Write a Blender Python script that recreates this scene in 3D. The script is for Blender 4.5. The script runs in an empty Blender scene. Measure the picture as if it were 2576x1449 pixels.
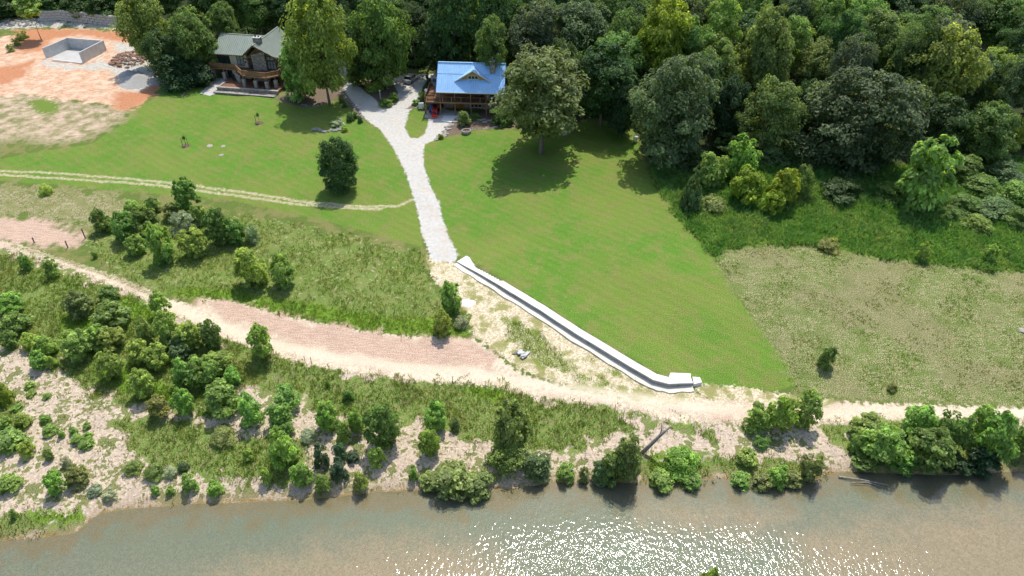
import bpy, bmesh, math, random
import numpy as np
from mathutils import Vector, Matrix, Quaternion
random.seed(7); RNG = np.random.default_rng(7)
scene = bpy.context.scene; COL = scene.collection
# ---------- camera, sky, sun, exposure ----------
cam = bpy.data.objects.new('camera', bpy.data.cameras.new('camera')); COL.objects.link(cam)
cam.location = (0, 0, 57.0); cam.rotation_euler = (math.radians(52.0), 0, 0)
cam.data.sensor_width = 36; cam.data.lens = 18/math.tan(math.radians(36.0)); cam.data.clip_end = 4000; cam.data.clip_start = .5
scene.camera = cam
SUN_EL, SUN_AZ = math.radians(63.5), math.radians(15.0)
world = bpy.data.worlds.new('World'); scene.world = world; world.use_nodes = True
_nt = world.node_tree; _sky = _nt.nodes.new('ShaderNodeTexSky'); _sky.sky_type = 'NISHITA'; _sky.sun_disc = False
_sky.sun_elevation = SUN_EL; _sky.sun_rotation = SUN_AZ; _sky.air_density = 1.0; _sky.dust_density = 1.5; _sky.ozone_density = 1.0
_nt.links.new(_sky.outputs[0], _nt.nodes['Background'].inputs[0]); _nt.nodes['Background'].inputs[1].default_value = 0.15
sun = bpy.data.objects.new('sun', bpy.data.lights.new('sun', 'SUN')); COL.objects.link(sun)
sun.data.energy = 3.3; sun.data.angle = math.radians(.53); sun.data.color = (1, .95, .86)
_d = Vector((math.sin(SUN_AZ)*math.cos(SUN_EL), math.cos(SUN_AZ)*math.cos(SUN_EL), math.sin(SUN_EL)))
sun.rotation_euler = _d.to_track_quat('Z', 'Y').to_euler(); sun.location = _d*200
scene.view_settings.view_transform = 'Standard'; scene.view_settings.look = 'None'
scene.view_settings.exposure = 0.42; scene.view_settings.gamma = 1.0; scene.view_settings.use_curve_mapping = False
scene.render.resolution_x, scene.render.resolution_y = 1024, 576
cy = scene.cycles; cy.max_bounces = 5; cy.diffuse_bounces = 3; cy.glossy_bounces = 2; cy.transmission_bounces = 3; cy.transparent_max_bounces = 6
cy.caustics_reflective = False; cy.caustics_refractive = False; cy.use_adaptive_sampling = True; cy.adaptive_threshold = .02; cy.sample_clamp_indirect = 4
# ---------- geometry helpers: turning photo points into places on the real terrain ----------
PITCH = math.radians(38.0); CAMZ = 57.0; FV = 2575/2/math.tan(math.radians(36.0)); WATER = -4.0
CP, SP = math.cos(PITCH), math.sin(PITCH)
def ray(x, y):
    dx = (np.asarray(x, float)-1287.5)/FV; dy = (np.asarray(y, float)-724.5)/FV
    return dx, CP-dy*SP, -SP-dy*CP
def at_z(x, y, z):
    a, b, c = ray(x, y); t = (z-CAMZ)/c
    return a*t, b*t
_sh = [(-400,1395),(-100,1368),(0,1360),(120,1350),(190,1340),(225,1310),(250,1290),(330,1279),(450,1269),(600,1263),(750,1258),(870,1246),(960,1236),(1050,1232),(1200,1238),(1300,1226),(1400,1213),(1480,1210),(1600,1214),(1700,1214),(1800,1201),(1850,1206),(1950,1215),(2040,1208),(2085,1192),(2130,1186),(2250,1190),(2400,1195),(2575,1183),(2900,1165)]
_sx, _sy = at_z([p[0] for p in _sh], [p[1] for p in _sh], WATER)
_o = np.argsort(_sx); _sx, _sy = _sx[_o], _sy[_o]
TT = np.array([-60,-14,-6,-2.5,0,0.8,2.5,8,14,19,24,32,45,62,85,100,1000.])
TZ = np.array([-.9,-.9,-.75,-.35,0,.28,.7,1.25,1.75,2.1,2.5,3.0,3.3,3.7,4.3,4.8,4.8])
def wnoise(x, y, s, k=0):
    return (np.sin(x*s*1.3+1.7*k+1.9*np.sin(y*s*.7+k))+np.sin(y*s*1.1+2.3*k+1.7*np.sin(x*s*.9+2*k)))*.5
WALL_V = [(1150,662),(1200,692),(1280,742),(1400,818),(1540,906),(1640,966),(1680,976),(1740,972)]
def terrain0(x, y):
    x = np.asarray(x, float); y = np.asarray(y, float)
    t = y-np.interp(x, _sx, _sy)
    z = WATER+np.interp(t, TT, TZ)
    land = np.clip((t-1)/8, 0, 1)
    z = z+land*(.16*wnoise(x,y,.22,1)+.07*wnoise(x,y,.8,2))
    hs = np.interp(x, [-140,-90,-60,-40,200], [176,176,160,148,134])
    z = z+np.interp(y-hs, [0,6,900], [0,1.2,260])
    near = np.clip(30.5-y, 0, 200); z = z+near*.22
    return z
def at0(x, y, h=0.0, tf=terrain0):
    """world point where the view ray through photo point (x, y) meets the terrain raised by h"""
    a, b, c = ray(x, y); z = np.zeros_like(a)+h
    for _ in range(16):
        t = (z-CAMZ)/c; z = .5*z+.5*(tf(a*t, b*t)+h)
    t = (z-CAMZ)/c
    return a*t, b*t, z
_wx, _wy, _ = at0([p[0] for p in WALL_V], [p[1] for p in WALL_V])
WALL_W = np.stack([_wx, _wy], 1)
def seg_dist(px, py, pts, closed=False):
    d = np.full(px.shape, 1e9); side = np.zeros(px.shape); u = np.zeros(px.shape); n = len(pts)
    for i in range(n if closed else n-1):
        ax, ay = pts[i]; bx, by = pts[(i+1) % n]
        vx, vy = bx-ax, by-ay; L = vx*vx+vy*vy+1e-12
        s = np.clip(((px-ax)*vx+(py-ay)*vy)/L, 0, 1)
        e = np.hypot(px-ax-s*vx, py-ay-s*vy); m = e < d
        d = np.where(m, e, d); side = np.where(m, vx*(py-ay)-vy*(px-ax), side); u = np.where(m, i+s, u)
    return d, side, u
def terrain(x, y):
    x = np.asarray(x, float); y = np.asarray(y, float)
    z = terrain0(x, y)
    d, s, u = seg_dist(x, y, WALL_W)
    w = np.clip(u*1.2, 0, 1)*np.clip((7.0-u)*1.5, 0, 1)
    lift = np.where(s > 0, np.clip((d-.25)/.35, 0, 1)*np.exp(-np.clip(d-.6, 0, 99)/9), 0)
    return z+.64*w*lift
def at(x, y, h=0.0):
    return at0(x, y, h, terrain)
def sdf(px, py, V):
    """signed distance (inside > 0) to a ground polygon traced in the photograph"""
    X, Y, _ = at0([p[0] for p in V], [p[1] for p in V]); pts = np.stack([X, Y], 1)
    d, _, _ = seg_dist(px, py, pts, True); ins = np.zeros(px.shape, bool); n = len(pts)
    for i in range(n):
        ax, ay = pts[i]; bx, by = pts[(i+1) % n]
        c = ((ay > py) != (by > py)) & (px < (bx-ax)*(py-ay)/(by-ay+1e-12)+ax); ins ^= c
    return np.where(ins, d, -d)
def proj(x, y, z):
    dz = z-CAMZ; f = y*CP-dz*SP; up = y*SP+dz*CP
    return 1287.5+FV*x/f, 724.5-FV*up/f, f
# ---------- object and material helpers ----------
def tag(o, label=None, cat=None, group=None, kind=None):
    for k, v in (('label', label), ('category', cat), ('group', group), ('kind', kind)):
        if v: o[k] = v
    return o
def empty(name, loc=(0,0,0), rz=0, label=None, cat=None, group=None):
    o = bpy.data.objects.new(name, None); COL.objects.link(o); o.location = loc; o.rotation_euler = (0, 0, rz); o.empty_display_size = .3
    return tag(o, label, cat, group, 'thing' if label else None)
def fast_mesh(name, v, f, smooth=False, attrs=None):
    """numpy vertices and equal-sided faces to a mesh"""
    me = bpy.data.meshes.new(name); v = np.asarray(v, np.float32); f = np.asarray(f, np.int32); k = f.shape[1]
    me.vertices.add(len(v)); me.vertices.foreach_set('co', v.ravel())
    me.loops.add(f.size); me.loops.foreach_set('vertex_index', f.ravel())
    me.polygons.add(len(f)); me.polygons.foreach_set('loop_start', np.arange(0, f.size, k, dtype=np.int32))
    me.polygons.foreach_set('loop_total', np.full(len(f), k, np.int32))
    me.polygons.foreach_set('use_smooth', np.full(len(f), smooth, bool))
    for n, a in (attrs or {}).items():
        at_ = me.attributes.new(n, 'FLOAT', 'POINT'); at_.data.foreach_set('value', np.asarray(a, np.float32).ravel())
    me.update(calc_edges=True); return me
def link(name, me, mat=None, parent=None, loc=None, rz=0, scale=None):
    o = bpy.data.objects.new(name, me); COL.objects.link(o)
    if mat and not me.materials: me.materials.append(mat)
    if parent: o.parent = parent
    if loc is not None: o.location = loc
    if rz: o.rotation_euler = (0, 0, rz)
    if scale is not None: o.scale = scale
    return o
class MB:
    """collects simple shapes into one mesh"""
    def __init__(s): s.v = []; s.f = []
    def add(s, vs, fs):
        n = len(s.v); s.v += [tuple(map(float, p)) for p in vs]; s.f += [tuple(i+n for i in f) for f in fs]; return s
    def box(s, c, d, rz=0, M=None):
        x, y, z = d[0]/2, d[1]/2, d[2]/2
        vs = [Vector((sx*x, sy*y, sz*z)) for sz in (-1,1) for sy in (-1,1) for sx in (-1,1)]
        if rz: R = Matrix.Rotation(rz, 3, 'Z'); vs = [R@p for p in vs]
        if M: vs = [M@p for p in vs]
        return s.add([p+Vector(c) for p in vs], [(0,2,3,1),(4,5,7,6),(0,1,5,4),(2,6,7,3),(0,4,6,2),(1,3,7,5)])
    def bar(s, a, b, w, h=None):
        """rectangular bar from a to b"""
        a, b = Vector(a), Vector(b); d = b-a; L = d.length; h = h or w
        q = d.to_track_quat('X', 'Z').to_matrix()
        return s.box((a+b)/2, (L, w, h), M=q)
    def tube(s, pts, rad, n=8, cap=True):
        pts = [Vector(p) for p in pts]; rad = rad if hasattr(rad, '__len__') else [rad]*len(pts); base = len(s.v); vs = []; fs = []
        for i, p in enumerate(pts):
            d = (pts[min(i+1, len(pts)-1)]-pts[max(i-1, 0)]).normalized()
            u = d.orthogonal().normalized() if abs(d.z) < .9 else (Vector((1,0,0))-d*d.x).normalized(); w = d.cross(u)
            vs += [p+(u*math.cos(2*math.pi*k/n)+w*math.sin(2*math.pi*k/n))*rad[i] for k in range(n)]
        for i in range(len(pts)-1):
            for k in range(n): fs.append((i*n+k, i*n+(k+1) % n, (i+1)*n+(k+1) % n, (i+1)*n+k))
        if cap: fs.append(tuple(range(n))[::-1]); fs.append(tuple((len(pts)-1)*n+k for k in range(n)))
        return s.add(vs, fs)
    def prism(s, poly, z0, z1):
        n = len(poly); z0 = z0 if hasattr(z0, '__len__') else [z0]*n; z1 = z1 if hasattr(z1, '__len__') else [z1]*n
        a = sum(poly[i][0]*poly[(i+1) % n][1]-poly[(i+1) % n][0]*poly[i][1] for i in range(n))
        o = list(range(n)) if a > 0 else list(range(n))[::-1]
        vs = [(*poly[i], z0[i]) for i in o]+[(*poly[i], z1[i]) for i in o]
        return s.add(vs, [tuple(range(n))[::-1], tuple(range(n, 2*n))]+[(i, (i+1) % n, n+(i+1) % n, n+i) for i in range(n)])
    def slab(s, pts, th):
        """planar 3D polygon given thickness downwards along its normal"""
        pts = [Vector(p) for p in pts]; nn = Vector((0,0,0))
        for i in range(len(pts)): nn += pts[i].cross(pts[(i+1) % len(pts)])
        nn.normalize()
        if nn.z < 0: pts = pts[::-1]; nn = -nn
        n = len(pts)
        return s.add([p-nn*th for p in pts]+pts, [tuple(range(n))[::-1], tuple(range(n, 2*n))]+[(i, (i+1) % n, n+(i+1) % n, n+i) for i in range(n)])
    def loft(s, secs):
        """rings of equal point count joined and capped"""
        n = len(secs[0]); vs = [p for r in secs for p in r]; fs = []
        for i in range(len(secs)-1):
            for k in range(n): fs.append((i*n+k, i*n+(k+1) % n, (i+1)*n+(k+1) % n, (i+1)*n+k))
        fs.append(tuple(range(n))[::-1]); fs.append(tuple((len(secs)-1)*n+k for k in range(n)))
        return s.add(vs, fs)
    def mesh(s, name, smooth=False, bevel=0):
        me = bpy.data.meshes.new(name); me.from_pydata(s.v, [], s.f)
        bm = bmesh.new(); bm.from_mesh(me); bmesh.ops.recalc_face_normals(bm, faces=bm.faces)
        if bevel: bmesh.ops.bevel(bm, geom=list(bm.edges), offset=bevel, segments=2, affect='EDGES', clamp_overlap=True)
        bm.to_mesh(me); bm.free()
        if smooth: me.polygons.foreach_set('use_smooth', [True]*len(me.polygons))
        return me
    def build(s, name, mat, parent=None, loc=None, smooth=False, bevel=0, rz=0):
        return link(name, s.mesh(name, smooth, bevel), mat, parent, loc, rz)
class NT:
    def __init__(s, name):
        s.m = bpy.data.materials.new(name); s.m.use_nodes = True; s.t = s.m.node_tree; s.t.nodes.clear()
        s.out = s.n('ShaderNodeOutputMaterial')
    def n(s, t, **k):
        o = s.t.nodes.new(t)
        for a, b in k.items(): setattr(o, a, b)
        return o
    def put(s, sock, v):
        if hasattr(v, 'is_output'): s.t.links.new(v, sock)
        elif isinstance(v, (tuple, list)) and len(v) == 3 and len(getattr(sock, 'default_value', (0,0,0))) == 4: sock.default_value = (*v, 1)
        else: sock.default_value = v
    def pos(s): return s.n('ShaderNodeNewGeometry').outputs['Position']
    def objc(s): return s.n('ShaderNodeTexCoord').outputs['Object']
    def mapping(s, vec, scale=(1,1,1), rot=(0,0,0), loc=(0,0,0)):
        o = s.n('ShaderNodeMapping'); s.put(o.inputs[0], vec); o.inputs['Scale'].default_value = scale; o.inputs['Rotation'].default_value = rot; o.inputs['Location'].default_value = loc
        return o.outputs[0]
    def noise(s, vec, scale, detail=3, rough=.55, dist=0, dim='3D'):
        o = s.n('ShaderNodeTexNoise', noise_dimensions=dim); s.put(o.inputs['Vector'], vec); o.inputs['Scale'].default_value = scale; o.inputs['Detail'].default_value = detail; o.inputs['Roughness'].default_value = rough; o.inputs['Distortion'].default_value = dist
        return o.outputs['Fac']
    def voro(s, vec, scale, out='Distance', feature='F1', dim='3D'):
        o = s.n('ShaderNodeTexVoronoi', voronoi_dimensions=dim); o.feature = feature; s.put(o.inputs['Vector'], vec); o.inputs['Scale'].default_value = scale
        return o.outputs[out]
    def attr(s, name): return s.n('ShaderNodeAttribute', attribute_name=name).outputs['Fac']
    def math(s, op, a, b=0.0, c=None):
        o = s.n('ShaderNodeMath', operation=op); s.put(o.inputs[0], a); s.put(o.inputs[1], b)
        if c is not None: s.put(o.inputs[2], c)
        return o.outputs[0]
    def ramp(s, v, a, b, lo=0.0, hi=1.0):
        o = s.n('ShaderNodeMapRange', interpolation_type='SMOOTHSTEP'); s.put(o.inputs['Value'], v)
        for n_, q in (('From Min', a), ('From Max', b), ('To Min', lo), ('To Max', hi)): o.inputs[n_].default_value = q
        return o.outputs[0]
    def lin(s, v, a, b, lo=0.0, hi=1.0):
        o = s.n('ShaderNodeMapRange'); s.put(o.inputs['Value'], v)
        for n_, q in (('From Min', a), ('From Max', b), ('To Min', lo), ('To Max', hi)): o.inputs[n_].default_value = q
        return o.outputs[0]
    def mix(s, f, a, b, mode='MIX'):
        o = s.n('ShaderNodeMix', data_type='RGBA', blend_type=mode); s.put(o.inputs[0], f); s.put(o.inputs[6], a); s.put(o.inputs[7], b)
        return o.outputs[2]
    def mul(s, c, f):
        """colour times a grey value"""
        o = s.n('ShaderNodeVectorMath', operation='SCALE'); s.put(o.inputs[0], c if hasattr(c, 'is_output') else c[:3]); s.put(o.inputs['Scale'], f); return o.outputs[0]
    def bump(s, h, strength=.5, dist=.05):
        o = s.n('ShaderNodeBump'); s.put(o.inputs['Height'], h); o.inputs['Strength'].default_value = strength; o.inputs['Distance'].default_value = dist
        return o.outputs[0]
    def pbr(s, col, rough=.8, metal=0, spec=.3, normal=None):
        o = s.n('ShaderNodeBsdfPrincipled'); s.put(o.inputs['Base Color'], col); s.put(o.inputs['Roughness'], rough); o.inputs['Metallic'].default_value = metal; o.inputs['Specular IOR Level'].default_value = spec
        if normal: s.put(o.inputs['Normal'], normal)
        return o.outputs[0]
    def mixs(s, f, a, b):
        o = s.n('ShaderNodeMixShader'); s.put(o.inputs[0], f); s.put(o.inputs[1], a); s.put(o.inputs[2], b); return o.outputs[0]
    def done(s, sh): s.t.links.new(sh, s.out.inputs['Surface']); return s.m
def simple(name, col, rough=.7, metal=0, spec=.3, var=.15, scale=3.0, bump=0, bscale=20):
    """a plain surface with worn, uneven colour"""
    t = NT(name); p = t.objc(); a = t.noise(p, scale, 4); b = t.noise(p, scale*9, 2)
    f = t.math('ADD', t.math('MULTIPLY', a, .7), t.math('MULTIPLY', b, .3))
    c = t.mul(col, t.lin(f, .3, .7, 1-var, 1+var))
    return t.done(t.pbr(c, rough, metal, spec, t.bump(t.noise(p, bscale, 2), bump, .02) if bump else None))
def stone_mat(name, cols, scale=3.2, mortar=(.30,.28,.25)):
    t = NT(name); p = t.mapping(t.objc(), (1,1,1.5)); pj = p
    c = t.voro(pj, scale, 'Color'); sep = t.n('ShaderNodeSeparateColor'); t.put(sep.inputs[0], c)
    e = t.voro(pj, scale, 'Distance', 'DISTANCE_TO_EDGE')
    col = t.mix(sep.outputs[0], cols[0], cols[1]); col = t.mix(t.ramp(sep.outputs[1], .55, .75), col, cols[2])
    col = t.mul(col, t.lin(t.noise(p, 14, 3), .3, .7, .8, 1.2)); m = t.ramp(e, .02, .09)
    return t.done(t.pbr(t.mix(m, mortar, col), .9, 0, .15, t.bump(m, .7, .05)))
def wood_mat(name, a, b, ax=(1,1,1), rough=.75):
    t = NT(name); p = t.objc(); n = t.noise(t.mapping(p, ax), 5, 4); n2 = t.noise(p, 1.1, 3)
    c = t.mix(t.ramp(n, .3, .7), a, b); c = t.mul(c, t.lin(n2, .3, .7, .75, 1.2))
    return t.done(t.pbr(c, rough, 0, .2))
def glass_mat(name, col=(.02,.028,.03)):
    t = NT(name); return t.done(t.pbr(t.mul(col, t.lin(t.noise(t.objc(), .9, 2), .3, .7, .6, 1.5)), .06, 0, .55))
def roof_mat(name, col, metal=.35, rough=.38):
    t = NT(name); p = t.objc(); n = t.noise(p, .7, 4); n2 = t.noise(t.mapping(p, (6,.6,.6)), 3, 3)
    c = t.mul(col, t.lin(t.math('ADD', t.math('MULTIPLY', n, .6), t.math('MULTIPLY', n2, .4)), .3, .7, .86, 1.12))
    return t.done(t.pbr(c, t.lin(n2, .3, .7, rough-.06, rough+.1), metal, .5))
def foliage_mat(name, trans=.48):
    t = NT(name); lv = t.attr('lv'); info = t.n('ShaderNodeObjectInfo'); oc = info.outputs['Color']; rnd = info.outputs['Random']
    c = t.mul(oc, t.lin(lv, 0, 1, .50, 1.50)); c = t.mul(c, t.lin(rnd, 0, 1, .88, 1.12))
    pale = t.mix(1.0, t.mix(1.0, c, (1.35, 1.25, 1.3), 'MULTIPLY'), (.035, .035, .02), 'ADD'); c = t.mix(t.ramp(lv, .58, .95), c, pale)  # pale highlights painted into the colour of the brightest leaves
    tr = t.n('ShaderNodeBsdfTranslucent'); t.put(tr.inputs[0], t.mix(1.0, c, (1.9, 1.8, .8), 'MULTIPLY'))
    return t.done(t.mixs(trans, t.pbr(c, .46, 0, .32), tr.outputs[0]))
def tuft_mat(name, trans=.42, g0=(.125,.235,.040), g1=(.205,.300,.055)):
    t = NT(name); lv = t.attr('lv'); dry = t.attr('dry'); p = t.pos(); n = t.noise(p, .35, 3)
    g = t.mix(t.ramp(n, .35, .65), g0, g1); c = t.mix(dry, g, (.38,.33,.18)); c = t.mul(c, t.lin(lv, 0, 1, .55, 1.5))
    tr = t.n('ShaderNodeBsdfTranslucent'); t.put(tr.inputs[0], t.mix(1.0, c, (1.5, 1.35, .7), 'MULTIPLY'))
    return t.done(t.mixs(trans, t.pbr(c, .65, 0, .15), tr.outputs[0]))
M = dict(
 leaf=foliage_mat('leaf'), tuft=tuft_mat('grass_blade'), weed=tuft_mat('weed_blade', .42, (.090,.215,.050), (.150,.275,.070)),
 bark=wood_mat('bark', (.11,.09,.07), (.22,.19,.16), (3,3,.5)), palebark=wood_mat('pale_bark', (.32,.30,.26), (.5,.48,.43), (1,1,.4)),
 deadwood=wood_mat('dead_wood', (.20,.18,.16), (.36,.33,.30), (1,1,1)),
 concrete=simple('white_concrete', (.74,.725,.69), .85, var=.10, scale=.5, bump=.2), slabc=simple('grey_concrete', (.46,.455,.43), .9, var=.14, scale=.5),
 formed=simple('formed_concrete', (.52,.525,.51), .85, var=.22, scale=.9), footing=simple('footing_concrete', (.66,.61,.52), .9, var=.16, scale=.9, bump=.3),
 face=simple('shade_toned_concrete', (.34,.325,.295), .9, var=.35, scale=1.2, bump=.5, bscale=6),  # face turned from the sun: its shade is put into the darker colour
 blue=roof_mat('blue_metal_roof', (.40,.66,.97), .15, .30), green=roof_mat('sage_metal_roof', (.30,.345,.29), .35, .42),
 bluetrim=simple('blue_trim', (.10,.24,.50), .4, .3), whitetrim=simple('white_trim', (.72,.71,.67), .5, var=.06), darktrim=simple('dark_green_trim', (.012,.022,.02), .45),
 tan=simple('tan_siding', (.46,.27,.10), .7, var=.12), beige=simple('beige_stucco', (.52,.46,.35), .85, var=.08), browns=simple('brown_siding', (.17,.10,.055), .75, var=.2),
 door=wood_mat('brown_door', (.22,.10,.04), (.32,.16,.06), (.3,1,3)), deck=wood_mat('deck_boards', (.17,.085,.05), (.26,.14,.085), (.2,8,1)), rail=wood_mat('rail_wood', (.20,.11,.055), (.32,.19,.10), (.5,.5,3)),
 stone=stone_mat('field_stone', ((.30,.26,.22),(.16,.14,.125),(.42,.37,.31))), palestone=stone_mat('pale_stone', ((.42,.38,.33),(.27,.245,.22),(.52,.48,.42)), 4.5),
 glass=glass_mat('window_glass'), curtain=glass_mat('curtained_glass', (.20,.22,.20)), tyre=simple('tyre_rubber', (.02,.02,.02), .85), dark=simple('dark_metal', (.03,.03,.032), .5, .3),
 silver=simple('silver_paint', (.44,.45,.46), .28, .6, .5, var=.05), white=simple('white_paint', (.74,.74,.73), .25, 0, .5, var=.04), red=simple('red_paint', (.62,.035,.02), .35, 0, .5, var=.08),
 chrome=simple('bright_metal', (.6,.6,.6), .25, .9), lamp=simple('lamp_lens', (.7,.7,.68), .15, 0, .6), redlamp=simple('red_lens', (.4,.01,.01), .2, 0, .6), black=simple('black_plastic', (.015,.015,.016), .6),
 bluetarp=simple('blue_cloth', (.05,.12,.30), .7), rock=simple('limestone_rock', (.36,.33,.29), .95, var=.3, scale=2.5, bump=.5, bscale=8), redrock=simple('red_clay_lump', (.28,.165,.115), .95, var=.35, scale=2),
 greyrock=simple('grey_rock', (.25,.24,.225), .95, var=.35, scale=2), gravel=simple('pale_gravel', (.70,.68,.63), .95, var=.15, scale=6, bump=.8, bscale=12), greygravel=simple('grey_gravel', (.37,.36,.335), .95, var=.2, scale=4, bump=.7, bscale=10),
 mulch=simple('mulch', (.15,.10,.075), .95, var=.35, scale=5, bump=.7), pvc=simple('white_pipe', (.75,.75,.74), .4, var=.05))
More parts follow.
